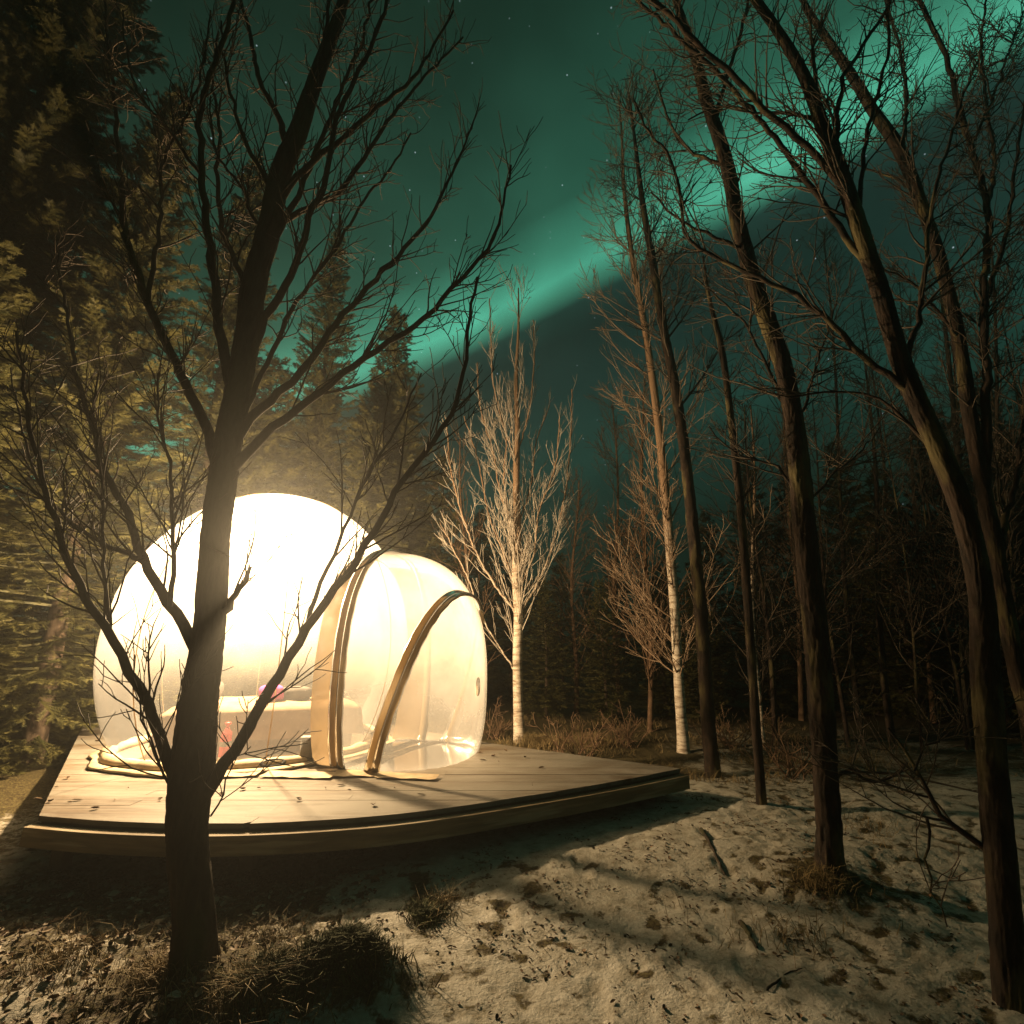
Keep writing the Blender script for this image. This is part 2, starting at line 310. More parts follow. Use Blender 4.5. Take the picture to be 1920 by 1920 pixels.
def gh(x, y, fine=True):
    x = np.asarray(x, float); y = np.asarray(y, float)
    far = sstep(25, 60, np.hypot(x, y))
    z = .10 * noise(x * .33 + 3, y * .33) + .05 * noise(x * .9, y * .9 + 8)
    near = sstep(9, 4, np.hypot(x, y)); z = z * (1 - .6 * near)
    z = z + .07 * sstep(.3, 2.2, x) * sstep(10, 6, y) - .03 * sstep(-1.0, -2.6, x) * sstep(7, 4, y)
    z = z + .16 * np.exp(-(((x + .80) / .28) ** 2 + ((y - 3.0) / .17) ** 2)) + .10 * np.exp(-(((x + 1.15) / .25) ** 2 + ((y - 2.85) / .2) ** 2))
    z = z + .07 * np.exp(-(((x + 1.58) / .3) ** 2 + ((y - 3.07) / .3) ** 2)) + .08 * np.exp(-(((x - 2.05) / .35) ** 2 + ((y - 3.8) / .3) ** 2))
    z = z + .07 * sstep(-1.2, -.3, x) * sstep(3.7, 4.4, y) * sstep(7.5, 6, y)
    z = z + 3.0 * far * (1 + fbm(x * .01, y * .01))
    if fine:
        rgh = .55 + .9 * sstep(-.4, -1.6, x) + .5 * sstep(1.4, 2.4, x)
        z = z + rgh * (.018 * noise(x * 3.1, y * 3.1) + .007 * noise(x * 7.3, y * 7.3) - .007 * sstep(.05, .3, noise(x * 9 + 4, y * 9)) + .007 * noise(x * 17, y * 17) + .004 * noise(x * 35, y * 35))
        for fx, fy, a in FOOT:
            c, s_ = math.cos(a), math.sin(a); lx = (x - fx) * c + (y - fy) * s_; ly = -(x - fx) * s_ + (y - fy) * c
            r = np.sqrt((lx / .15) ** 2 + (ly / .06) ** 2)
            z = z - .014 * sstep(1.15, .6, r) + .005 * np.exp(-((r - 1.25) / .18) ** 2)
    return z
def g1(x, y): return float(gh(np.array([x]), np.array([y]))[0])

def axis(lo, hi, step, far, grow=1.12):
    a = list(np.arange(lo, hi + step / 2, step)); s_ = step
    x = a[-1]
    while x < far: s_ = min(s_ * grow, 15); x += s_; a.append(x)
    x = a[0]; s_ = step; pre = []
    while x > -far: s_ = min(s_ * grow, 15); x -= s_; pre.append(x)
    return np.array(pre[::-1] + a)
gx = axis(-4.2, 4.0, .022, 130); gy = axis(1.8, 6.2, .022, 130)
X, Y = np.meshgrid(gx, gy); Z = gh(X, Y)
nx, ny = len(gx), len(gy)
i = np.arange(ny - 1)[:, None]; j = np.arange(nx - 1)[None, :]
GQ = np.stack([i * nx + j, i * nx + j + 1, (i + 1) * nx + j + 1, (i + 1) * nx + j], -1).reshape(-1, 4)
gme = mesh_np('ground', np.stack([X, Y, Z], -1).reshape(-1, 3), GQ)
soil = -.08 + .28 * fbm(X * .9, Y * .9, 4)
soil += .30 * sstep(-.5, -1.5, X) * sstep(7, 4, Y) + .17 * sstep(1.2, 2.2, X) + .45 * sstep(6.4, 8.5, Y) * sstep(3.2, 1.2, X) + .22 * sstep(9, 14, Y) + .16 * sstep(5.6, 7.5, Y) * sstep(.8, 1.6, X) + .6 * sstep(-4, -6, X)
soil += .5 * np.exp(-(((X + .9) / .38) ** 2 + ((Y - 2.95) / .2) ** 2)) + .35 * np.exp(-(((X + 1.58) / .35) ** 2 + ((Y - 3.0) / .3) ** 2)) + .3 * np.exp(-(((X - 2.05) / .28) ** 2 + ((Y - 3.75) / .22) ** 2))
soil += np.exp(-(((X - .3) / 1.0) ** 2 + ((Y - 3.7) / .8) ** 2)) * (.10 + .34 * sstep(-.05, .35, fbm(X * 5, Y * 7, 3))) + .20 * sstep(.1, .45, noise(X * 9 + 4, Y * 9))
soil += .4 * np.exp(-((X + .62 + .25 * (Y - 3.9)) / .1) ** 2) * sstep(3.3, 3.6, Y) * sstep(4.4, 4.0, Y)
att = gme.attributes.new('soil', 'FLOAT', 'POINT'); att.data.foreach_set('value', soil.astype(np.float32).ravel())
tag(obj('ground', gme, M_GROUND), 'uneven forest floor dusted with snow, moss and soil showing through', kind='structure')

# ------------------------------------------------------------------ deck
DZ = 0.40
FR = np.array([(-3.50, 4.20), (-2.9, 4.08), (-2.1, 4.02), (-1.02, 4.19), (.18, 4.75), (1.24, 5.38), (1.74, 5.72)])
front = spline(FR, 80)
BL = [(-3.50, 4.20), (-7.0, 8.9), (-6.0, 10.6), (-4.0, 10.8)]
BR = [(1.74, 5.72), (-.25, 7.12), (-4.0, 10.8)]
outline = np.concatenate([front, np.array(BR)[1:], np.array(BL)[1:-1][::-1]])
def in_deck(xs, y):
    c = np.zeros(len(xs), bool); P = outline
    for k in range(len(P)):
        x1, y1 = P[k]; x2, y2 = P[(k + 1) % len(P)]
        if (y1 > y) != (y2 > y): c ^= xs < (x2 - x1) * (y - y1) / (y2 - y1) + x1
    return c
deck = empty('wooden_deck', (-1.5, 6.5, 0), 'low curved-front wooden deck dusted with frost carrying the bubble tent', 'deck')
DO = np.array([-1.5, 6.5, 0])
xs = np.arange(-8, 3, .004); yb = 4.03; k = 0
while yb < 10.75:
    y1 = min(yb + .1414, 10.76); rows = []
    for y in np.linspace(yb, y1, 5):
        m_ = in_deck(xs, y)
        if m_.any(): rows.append((y, xs[m_].min(), xs[m_].max()))
    if len(rows) >= 2 and max(r[2] - r[1] for r in rows) > .3:
        wmin, wmax = min(r[1] for r in rows), max(r[2] for r in rows)
        cuts = sorted(c for c in (wmin + random.uniform(.6, 2.6), wmin + random.uniform(3.0, 5.2)) if c < wmax - .5)
        for lo_, hi_ in zip([-99] + cuts, cuts + [99]):
            zt = DZ + random.uniform(-.0015, .0015); V = []; nr = len(rows); NS = 5
            for z in (zt, zt - .034):
                for (y, a, b) in rows:
                    a2, b2 = max(a, lo_ + .0012), min(b, hi_ - .0012); b2 = max(b2, a2 + .001)
                    for s_ in np.linspace(0, 1, NS): V.append((a2 + (b2 - a2) * s_, y, z))
            Q = []; o2 = nr * NS
            for r in range(nr - 1):
                for c in range(NS - 1):
                    A_ = r * NS + c; Q.append([A_, A_ + 1, A_ + NS + 1, A_ + NS]); Q.append([o2 + A_, o2 + A_ + NS, o2 + A_ + NS + 1, o2 + A_ + 1])
            for c in range(NS - 1):
                Q.append([c, o2 + c, o2 + c + 1, c + 1]); A_ = (nr - 1) * NS + c; Q.append([A_, A_ + 1, o2 + A_ + 1, o2 + A_])
            for r in range(nr - 1):
                A_ = r * NS; Q.append([A_, A_ + NS, o2 + A_ + NS, o2 + A_]); A_ = r * NS + NS - 1; Q.append([A_, o2 + A_, o2 + A_ + NS, A_ + NS])
            gg = Geo(); gg.add(V, Q); obj('deck_board', gg.mesh('deck_board', DO, smooth=False), M_DECK, deck)
    yb += .143
def sweep_rect(path, o0, o1, z0, z1, closed=False):
    p = np.asarray(path, float); tg = np.gradient(p, axis=0); tg /= np.linalg.norm(tg, axis=1, keepdims=True); nrm = np.stack([tg[:, 1], -tg[:, 0]], 1)
    a = p + nrm * o0; b = p + nrm * o1; n = len(p)
    V = np.concatenate([np.c_[a, np.full(n, z1)], np.c_[b, np.full(n, z1)], np.c_[b, np.full(n, z0)], np.c_[a, np.full(n, z0)]])
    Q = []
    for c in range(4):
        d = (c + 1) % 4
        for i_ in range(n - 1): Q.append([c * n + i_, d * n + i_, d * n + i_ + 1, c * n + i_ + 1])
    Q.append([0, 3 * n, 2 * n, n]); Q.append([n - 1, 2 * n - 1, 3 * n - 1, 4 * n - 1])
    gg = Geo(); gg.add(V, Q); return gg
obj('front_fascia', sweep_rect(front, .012, .092, DZ - .172, DZ - .048).mesh('front_fascia', DO, smooth=False), M_FASCIA, deck)
obj('rim_beam', sweep_rect(front, -.10, -.03, DZ - .19, DZ - .04).mesh('rim_beam', DO, smooth=False), M_BEAM, deck)
for path in (BR, BL[::-1]):
    for a, b in zip(path[:-1], path[1:]):
        pa, pb = np.array(a), np.array(b); dd = (pb - pa) / np.linalg.norm(pb - pa)
        pp = np.linspace(pa + dd * .05, pb - dd * .05, 6)
        obj('edge_beam', sweep_rect(pp, -.075, -.02, DZ - .19, DZ - .038).mesh('edge_beam', DO, smooth=False), M_BEAM, deck)
for px, py in [(-3.5, 4.5), (-2.0, 4.4), (-.6, 4.75), (.5, 5.35), (1.25, 5.75), (-4.6, 6.2), (-.6, 6.8), (-2.5, 6.0), (-6.2, 8.6), (-2.5, 9.0), (-5.5, 10.2)]:
    zg = g1(px, py) - .1; gg = Geo(); box(gg, (px, py, (zg + DZ - .05) / 2), (.05, .05, (DZ - .05 - zg) / 2)); obj('support_post', gg.mesh('support_post', DO, smooth=False), M_BEAM, deck)

# ------------------------------------------------------------------ bubble tent
C = np.array([-3.24, 7.0, 1.63]); R = 1.81; RZ = 2.05; TB = np.array([C[0], C[1], DZ])
tent = empty('bubble_tent', TB, 'glowing inflatable bubble tent of misted clear film on the wooden deck', 'tent')
zlow = DZ + .05
def dome(az, el, r=R): return C + r * np.array([math.cos(el) * math.cos(az), math.cos(el) * math.sin(az), RZ / R * math.sin(el)])
el0 = math.asin((zlow - C[2]) / RZ)
NA, NE = 96, 48; V = []; Q = []
for e in range(NE):
    el = el0 + (math.pi / 2 - el0) * e / NE
    for a in range(NA):
        az = a * 2 * math.pi / NA; rr = R * (1 + .003 * math.sin(az * 12) * max(0, .3 - e / NE) * 4)
        V.append(dome(az, el, rr))
V.append(C + [0, 0, RZ]); T = []
for e in range(NE - 1):
    for a in range(NA): Q.append([e * NA + a, e * NA + (a + 1) % NA, (e + 1) * NA + (a + 1) % NA, (e + 1) * NA + a])
for a in range(NA): T.append([(NE - 1) * NA + a, (NE - 1) * NA + (a + 1) % NA, NE * NA])
gg = Geo(); gg.add(V, Q, T); dm = obj('dome', gg.mesh('dome', TB), M_FILM, tent)
az_cam = math.atan2(-C[1], -C[0])
for k in range(8):
    az = az_cam + .06 + k * math.pi / 4
    p = np.array([dome(az, e, R + .004) for e in np.linspace(el0, math.pi / 2 - .06, 40)]); gg = Geo(); tubes(gg, [(p, np.full(40, .006))], 5)
    obj('seam', gg.mesh('seam', TB), M_COLLAR, dm)
rb = R * math.cos(el0)
def ringtube(rad, z, r, squash=.7, n=160, lump=.012):
    V = []; Q = []
    for a in range(n):
        az = 2 * math.pi * a / n; q = r * (1 + .18 * math.sin(az * 23) * math.sin(az * 7 + 1)); R2 = rad + lump * math.sin(az * 11 + .6)
        for b in range(10):
            t = 2 * math.pi * b / 10; V.append((C[0] + math.cos(az) * (R2 + q * math.cos(t)), C[1] + math.sin(az) * (R2 + q * math.cos(t)), z + squash * q * math.sin(t)))
    for a in range(n):
        for b in range(10): Q.append([a * 10 + b, a * 10 + (b + 1) % 10, ((a + 1) % n) * 10 + (b + 1) % 10, ((a + 1) % n) * 10 + b])
    gg = Geo(); gg.add(V, Q); return gg
obj('base_ring', ringtube(rb + .05, DZ + .058, .075).mesh('base_ring', TB), M_SKIRT, tent)
obj('ground_skirt', ringtube(rb + .13, DZ + .022, .085, .25, lump=.03).mesh('ground_skirt', TB), M_SKIRT, tent)
azv = az_cam + .10
vp = np.array([C[0] + math.cos(azv) * (rb + .118), C[1] + math.sin(azv) * (rb + .118), DZ + .07]); V = []; Q = []; nv = 28
tang = np.array([-math.sin(azv), math.cos(azv), 0]); nor = np.array([math.cos(azv) * .75, math.sin(azv) * .75, .66]); bt = np.cross(nor, tang)
for rr, hh in ((.0, .004), (.62, .004), (.78, .016), (1.0, .012), (1.06, -.012)):
    for a in range(nv):
        t = 2 * math.pi * a / nv; V.append(vp + tang * .125 * rr * math.cos(t) + bt * .042 * rr * math.sin(t) + nor * hh)
for r in range(4):
    for a in range(nv): Q.append([r * nv + a, r * nv + (a + 1) % nv, (r + 1) * nv + (a + 1) % nv, (r + 1) * nv + a])
gg = Geo(); gg.add(V, Q); obj('air_vent', gg.mesh('air_vent', TB), M_BLACK, tent)

# vestibule: a rounded air lock, its long axis pointing away from the dome
VC = np.array([-1.36, 6.33, DZ + .88]); ax = np.array([.95, -.31, 0]); ax /= np.linalg.norm(ax); ay = np.array([-ax[1], ax[0], 0]); az_ = np.array([0, 0, 1.])
va, vb, vc, vn = 1.03, .97, 1.46, 2.5
def VF(p): return abs(p[0] / va) ** vn + abs(p[1] / vb) ** vn + abs((p[2] + .10 * p[0]) / vc) ** vn - 1
def toW(p): q = np.array(p, float); q[2] = max(q[2], -.88 + .035); return VC + ax * q[0] + ay * q[1] + az_ * q[2]
def cast(P, d):
    lo, hi = 0., 4.
    for _ in range(40):
        mid = (lo + hi) / 2
        if VF(P + d * mid) < 0: lo = mid
        else: hi = mid
    return P + d * lo
def vsurf(x0, x1, nxs, name, mat, off=0.0, parent=None):
    V = []; Q = []; nth = 72
    for i_ in range(nxs + 1):
        s_ = i_ / nxs; x = x0 + (x1 - x0) * (math.sin(s_ * math.pi / 2) if x1 > .9 else s_)
        for k_ in range(nth):
            t = 2 * math.pi * k_ / nth; d = np.array([0, math.cos(t), math.sin(t)])
            P = np.array([x, 0, -.10 * x]); p = cast(P, d); p = p + off * d; V.append(toW(p))
    for i_ in range(nxs):
        for k_ in range(nth): Q.append([i_ * nth + k_, i_ * nth + (k_ + 1) % nth, (i_ + 1) * nth + (k_ + 1) % nth, (i_ + 1) * nth + k_])
    gg = Geo(); gg.add(V, Q); return obj(name, gg.mesh(name, TB), mat, parent or tent)
XR = -.12
vest = vsurf(XR, va * .9995, 44, 'vestibule', M_VFILM)
vsurf(-.48, XR - .01, 6, 'collar', M_COLLAR)
def ring(name, P, e1, e2, wid, thick, n=96):
    pts = []; 
    for k_ in range(n):
        t = 2 * math.pi * k_ / n; d = e1 * math.cos(t) + e2 * math.sin(t); pts.append(cast(P, d))
    pts = np.array(pts); nrm = np.cross(e1, e2); V = []; Q = []
    prof = [(-1, 0), (-.85, .8), (-.45, 1), (-.1, .55), (0, .35), (.1, .55), (.45, 1), (.85, .8), (1, 0), (0, -.3)]
    for k_ in range(n):
        c = pts[k_]; rad = (c - P); rad /= np.linalg.norm(rad)
        for a, b in prof:
            jit = 1 + .05 * math.sin(k_ * 1.7) ; V.append(toW(c + nrm * wid * a * jit + rad * (.004 + thick * b)))
    m_ = len(prof)
    for k_ in range(n):
        for b in range(m_): Q.append([k_ * m_ + b, k_ * m_ + (b + 1) % m_, ((k_ + 1) % n) * m_ + (b + 1) % m_, ((k_ + 1) % n) * m_ + b])
    gg = Geo(); gg.add(V, Q); return obj(name, gg.mesh(name, TB), M_RIB, tent)
ring('door_ring', np.array([XR, 0, 0.]), np.array([0, 1., 0]), np.array([0, 0, 1.]), .085, .035)
e2 = np.array([.66, 0, 2.05]); e2 /= np.linalg.norm(e2)
ring('door_ring', np.array([.58, 0, 0.12]), np.array([0, 1., 0]), e2, .085, .035)
# loose hem flaps where the tent meets the deck
for (px, py, a, l, wd) in [(-1.45, 5.42, .05, .28, .10), (-2.05, 5.36, -.1, .35, .09), (-2.75, 5.36, .2, .3, .08), (-1.0, 5.30, -.15, .3, .07), (-4.35, 6.05, -.8, .3, .08)]:
    n1, n2 = 10, 5; V = []; Q = []
    for i_ in range(n1):
        for j_ in range(n2):
            lx = (i_ / (n1 - 1) - .5) * l * 2; ly = (j_ / (n2 - 1) - .5) * wd * 2
            z = DZ + .012 + .012 * abs(math.sin(lx * 14 + px * 3)) * (1 - j_ / n2) + .03 * (j_ / n2) ** 2
            V.append((px + lx * math.cos(a) - ly * math.sin(a), py + lx * math.sin(a) + ly * math.cos(a), z))
    for i_ in range(n1 - 1):
        for j_ in range(n2 - 1): Q.append([i_ * n2 + j_, (i_ + 1) * n2 + j_, (i_ + 1) * n2 + j_ + 1, i_ * n2 + j_ + 1])
    gg = Geo(); gg.add(V, Q); obj('hem_flap', gg.mesh('hem_flap', TB), M_SKIRT, tent)

# inside: floor sheet, bed and belongings, lamp
FZ = DZ + .012
V = [(C[0], C[1], FZ + .004)] + [(C[0] + math.cos(a) * (rb - .02), C[1] + math.sin(a) * (rb - .02), FZ) for a in np.linspace(0, 2 * math.pi, 65)[:-1]]
gg = Geo(); gg.add(V, None, [[0, 1 + k, 1 + (k + 1) % 64] for k in range(64)]); obj('floor_sheet', gg.mesh('floor_sheet', TB), M_FABRIC, tent)
brz = .42; bc = np.array([C[0] + .10, C[1] - .05]); cb, sbn = math.cos(brz), math.sin(brz)
def BW(lx, ly, z): return np.array([bc[0] + lx * cb - ly * sbn, bc[1] + lx * sbn + ly * cb, z])
bed = empty('bed', (bc[0], bc[1], FZ), 'wide bed under a tan duvet inside the bubble tent', 'bed')
BO = np.array([bc[0], bc[1], FZ])
gg = Geo(); box(gg, (bc[0], bc[1], FZ + .14), (.98, .66, .14), brz, .02); obj('bed_base', gg.mesh('bed_base', BO), M_MATT, bed)
gg = Geo(); box(gg, (bc[0], bc[1], FZ + .40), (.99, .68, .117), brz, .05); obj('mattress', gg.mesh('mattress', BO), M_MATT, bed)
n1, n2 = 70, 56; V = []; Q = []; hx, hy, ztop, drop = 1.01, .70, FZ + .545, .34
for i_ in range(n1):
    for j_ in range(n2):
        lx = (i_ / (n1 - 1) * 2 - 1) * (hx + drop); ly = (j_ / (n2 - 1) * 2 - 1) * (hy + drop)
        ex = max(0, abs(lx) - hx); ey = max(0, abs(ly) - hy); e = max(ex, ey) if min(ex, ey) == 0 else math.hypot(ex, ey)
        e = min(e, drop * (1.0 + .12 * noise(lx * 2.0, ly * 2.0)))
        wr = .012 * noise(lx * 4, ly * 4 + 3) + .022 * noise(lx * 1.7 + 5, ly * 1.7)
        if e > 0:
            qx = math.copysign(hx + .03 + .05 * (e / drop) + wr, lx) if ex > 0 else lx
            qy = math.copysign(hy + .03 + .05 * (e / drop) + wr, ly) if ey > 0 else ly
            if not (ex > 0): qx = lx
            z = ztop - .03 - e
        else:
            qx, qy = lx, ly; z = ztop + wr - .03 * max(0, 1 - (hx - abs(lx)) / .12) - .03 * max(0, 1 - (hy - abs(ly)) / .12) + .04 * math.exp(-((lx / .6) ** 2 + (ly / .4) ** 2))
        V.append(BW(qx, qy, z))
for i_ in range(n1 - 1):
    for j_ in range(n2 - 1): Q.append([i_ * n2 + j_, (i_ + 1) * n2 + j_, (i_ + 1) * n2 + j_ + 1, i_ * n2 + j_ + 1])
gg = Geo(); gg.add(V, Q); obj('duvet', gg.mesh('duvet', BO), M_DUVET, bed)

def lump(c, h, rz, seed, amp=.12, p=.7, n1=26, n2=14, flat=True):
    rr = np.random.default_rng(seed); ph = rr.uniform(0, 6, 6); V = []; Q = []; T = []
    cx, sx = math.cos(rz), math.sin(rz)
    for i_ in range(n2 + 1):
        el = -math.pi / 2 + math.pi * i_ / n2
        for k_ in range(n1):
            az = 2 * math.pi * k_ / n1; sg = lambda v, q: math.copysign(abs(v) ** q, v)
            x = sg(math.cos(el), p) * sg(math.cos(az), p); y = sg(math.cos(el), p) * sg(math.sin(az), p); z = sg(math.sin(el), p)
            q = 1 + amp * (math.sin(2 * az + ph[0]) * .5 + math.sin(3 * az + 2 * el + ph[1]) * .4 + math.sin(5 * az - 3 * el + ph[2]) * .3)
            x *= h[0] * q; y *= h[1] * q; z = max(z * h[2] * q, -h[2] * .9) if flat else z * h[2] * q
            V.append((c[0] + x * cx - y * sx, c[1] + x * sx + y * cx, c[2] + z))
    for i_ in range(n2):
        for k_ in range(n1): Q.append([i_ * n1 + k_, i_ * n1 + (k_ + 1) % n1, (i_ + 1) * n1 + (k_ + 1) % n1, (i_ + 1) * n1 + k_])
    gg = Geo(); gg.add(V, Q); return gg
zt = ztop + .005
def put(name, lx, ly, h, rz, seed, mat, label, cat, amp=.12, p=.7):
    b = BW(lx, ly, zt); gg = lump((b[0], b[1], zt + h[2] * .9 + .004), h, rz, seed, amp, p)
    return tag(obj(name, gg.mesh(name, b), mat, None, b), label, cat)
put('pillow', -.72, .12, (.17, .34, .12), brz, 1, M_DARKCLOTH, 'grey-brown pillow heaped at the end of the bed', 'pillow', .06, .6)
put('fleece_jacket', .02, -.42, (.13, .12, .10), .3, 2, M_PINK, 'bright pink crumpled jacket on the tan duvet', 'jacket', .16)
put('handbag', .30, -.30, (.19, .12, .085), .3, 3, M_DARKCLOTH, 'dark rounded bag lying beside the pink jacket', 'bag', .08)
put('folded_blanket', .74, -.18, (.22, .24, .05), .4, 4, M_DARKCLOTH, 'dark crumpled blanket on the bed by the doorway', 'blanket', .12)
bp_ = W(422, 1400, 5.72); bp_[2] = FZ
bot = empty('spray_bottle', bp_, 'red bottle with white and dark bands standing by the bed', 'bottle')
def lathe(prof, c, n=20):
    V = []; Q = []
    for r, z in prof:
        for k_ in range(n): V.append((c[0] + r * math.cos(2 * math.pi * k_ / n), c[1] + r * math.sin(2 * math.pi * k_ / n), c[2] + z))
    for i_ in range(len(prof) - 1):
        for k_ in range(n): Q.append([i_ * n + k_, i_ * n + (k_ + 1) % n, (i_ + 1) * n + (k_ + 1) % n, (i_ + 1) * n + k_])
    gg = Geo(); gg.add(V, Q); return gg
obj('body', lathe([(.001, 0), (.048, 0), (.052, .012), (.052, .30), (.045, .335), (.022, .36), (.022, .375), (.001, .376)], bp_).mesh('body', bp_), M_RED, bot)
obj('white_band', lathe([(.0525, .02), (.0535, .022), (.0535, .10), (.0525, .102)], bp_).mesh('white_band', bp_), M_WHITE, bot)
obj('dark_band', lathe([(.0525, .20), (.0535, .202), (.0535, .245), (.0525, .247)], bp_).mesh('dark_band', bp_), M_GREYBOX, bot)
obj('nozzle', lathe([(.001, .376), (.014, .376), (.014, .40), (.03, .41), (.03, .43), (.001, .432)], bp_).mesh('nozzle', bp_), M_RED, bot)
hp = W(592, 1405, 5.9); hp[2] = FZ
ht = empty('storage_box', hp, 'flat grey upright box on the tent floor by the doorway', 'box')
gg = Geo(); box(gg, hp + [0, 0, .135], (.15, .06, .12), .12, .012); obj('body', gg.mesh('body', hp), M_GREYBOX, ht)
gg = Geo(); box(gg, hp + [0, 0, .263], (.155, .065, .0075), .12, .004); obj('lid', gg.mesh('lid', hp), M_GREYBOX, ht)
gg = Geo(); box(gg, hp + [0, 0, .0076], (.14, .05, .0065), .12); obj('foot_plate', gg.mesh('foot_plate', hp), M_BLACK, ht)

LP = np.array([-3.40, 6.78, 2.62])
lamp = empty('pendant_lamp', LP, 'bright round lamp hanging from the top of the bubble tent', 'lamp')
ztopd = C[2] + RZ * math.sqrt(1 - ((LP[0] - C[0]) ** 2 + (LP[1] - C[1]) ** 2) / R ** 2)
gg = Geo(); tubes(gg, [(np.linspace(LP + [0, 0, .12], [LP[0], LP[1], ztopd - .005], 5), np.full(5, .006))], 6); obj('cord', gg.mesh('cord', LP), M_BLACK, lamp)
obj('socket', lathe([(.001, .15), (.022, .15), (.028, .10), (.028, .075), (.001, .075)], LP).mesh('socket', LP), M_BLACK, lamp)
mb, nb, ob = newmat('lamp_glass')
em = N(nb, 'ShaderNodeEmission', ins={'Strength': 30.0}); em.inputs[0].default_value = (1, .85, .6, 1); trn = N(nb, 'ShaderNodeBsdfTransparent'); mxs = N(nb, 'ShaderNodeMixShader', ins={0: .25})
nb.links.new(trn.outputs[0], mxs.inputs[1]); nb.links.new(em.outputs[0], mxs.inputs[2]); nb.links.new(mxs.outputs[0], ob.inputs[0]); mb.cycles.emission_sampling = 'NONE'
obj('globe', lathe([(.09 * math.sin(t) + .0005, .09 * -math.cos(t)) for t in np.linspace(0, math.pi, 16)], LP).mesh('globe', LP), mb, lamp)
ld = bpy.data.lights.new('lamp_light', 'POINT'); ld.energy = LAMP_W; ld.color = LAMP_C; ld.shadow_soft_size = .07
lo = bpy.data.objects.new('lamp_light', ld); COL.objects.link(lo); lo.parent = lamp; lo.location = (0, 0, 0)

# ------------------------------------------------------------------ bare trees
def rot(v, axis_, a):
    axis_ = axis_ / (np.linalg.norm(axis_) + 1e-9)
    return v * math.cos(a) + np.cross(axis_, v) * math.sin(a) + axis_ * (axis_ @ v) * (1 - math.cos(a))

def grow(rng, p0, d, Ln, n, up, wig):
    P = [p0]; st_ = Ln / (n - 1); d = d / np.linalg.norm(d)
    for _ in range(n - 1):
        d = d + np.array([0, 0, up]) + rng.normal(0, wig, 3); d /= np.linalg.norm(d); P.append(P[-1] + d * st_)
    return np.array(P)

def shoots(rng, poly, rad, dens, len_, ang, t0, r0, up, wig, n, taper=.55, side=None, rmin=.002, cap=.7):
    """side shoots along one branch; returns a list of (pts, radii)"""
    seg = np.linalg.norm(np.diff(poly, axis=0), axis=1); cum = np.r_[0, np.cumsum(seg)]; tot = cum[-1]
    k = rng.poisson(dens * tot * (1 - t0)); out = []
    for _ in range(k):
        t = t0 + (1 - t0) * rng.random(); s_ = t * tot; j_ = min(np.searchsorted(cum, s_, side='right') - 1, len(seg) - 1)
        f = (s_ - cum[j_]) / seg[j_]; p = poly[j_] * (1 - f) + poly[j_ + 1] * f; r = rad[j_] * (1 - f) + rad[j_ + 1] * f
        tg = (poly[j_ + 1] - poly[j_]) / seg[j_]
        rv = rng.normal(0, 1, 3)
        if side is not None: rv = rv + side
        pr = np.cross(tg, rv); pr /= np.linalg.norm(pr) + 1e-9
        d = rot(tg, pr, math.radians(ang * rng.uniform(.7, 1.25)))
        if d[2] < -.25: d[2] *= -.4
        Ls = len_ * rng.uniform(.5, 1.2) * (1 - taper * t)
        ra = max(min(r0 * rng.uniform(.7, 1.2) * (1 - .4 * t), r * cap), rmin)
        q = grow(rng, p, d, Ls, n, up, wig); out.append((q, np.linspace(ra, max(ra * .3, rmin * .7), n)))
    return out

def trunk_mesh(pts, rads, off, rng, sides=14, step=.06, lumpy=.06, flare=1.35, ridge=0.0):
    a = np.c_[np.asarray(pts, float), np.asarray(rads, float)]
    n = max(8, int(np.sum(np.linalg.norm(np.diff(a[:, :3], axis=0), axis=1)) / step)); q = spline(a, n); P = q[:, :3]; r = np.maximum(q[:, 3], .003)
    h = P[:, 2] - P[0, 2]; r = r * (1 + (flare - 1) * np.exp(-h / .22))
    T = np.gradient(P, axis=0); T /= np.linalg.norm(T, axis=1, keepdims=True)
    A = np.cross(T, [1., .13, 0]); A /= np.linalg.norm(A, axis=1, keepdims=True); B = np.cross(T, A)
    th = np.arange(sides) * 2 * np.pi / sides; s0 = rng.uniform(0, 50)
    rr = r[:, None] * (1 + lumpy * noise(np.cos(th)[None, :] * 1.6 + s0, h[:, None] * 3.2 + np.sin(th)[None, :] * 1.6) + .6 * lumpy * noise(np.cos(th)[None, :] * 5 + s0, h[:, None] * 9 + np.sin(th)[None, :] * 5))
    if ridge:
        kx = 7.0; w1_ = noise(np.cos(th)[None, :] * kx + s0 + .3 * h[:, None], h[:, None] * 5 + np.sin(th)[None, :] * kx); w2_ = noise(np.cos(th)[None, :] * kx * 2 - s0, h[:, None] * 16 + np.sin(th)[None, :] * kx * 2)
        rr = rr * (1 - ridge * (np.exp(-(w1_ / .13) ** 2) + .5 * np.exp(-(w2_ / .16) ** 2)) * (r / (r + .02))[:, None] + .05 * np.maximum(0, noise(np.cos(th)[None, :] * 1.5 - s0, h[:, None] * 1.7 + np.sin(th)[None, :] * 1.5) - .45)[:] * 6)
    rr = rr * (1 + .14 * np.exp(-h / .16)[:, None] * np.sin(5 * th + s0)[None, :])
    V = P[:, None] + rr[..., None] * (A[:, None] * np.cos(th)[None, :, None] + B[:, None] * np.sin(th)[None, :, None])
    i_ = np.arange(n - 1)[:, None]; k_ = np.arange(sides)[None, :]; k2 = (k_ + 1) % sides
    g = Geo(); g.add(V.reshape(-1, 3), np.stack([i_ * sides + k_, i_ * sides + k2, (i_ + 1) * sides + k2, (i_ + 1) * sides + k_], -1).reshape(-1, 4))
    return g.mesh('trunk', off), P, r

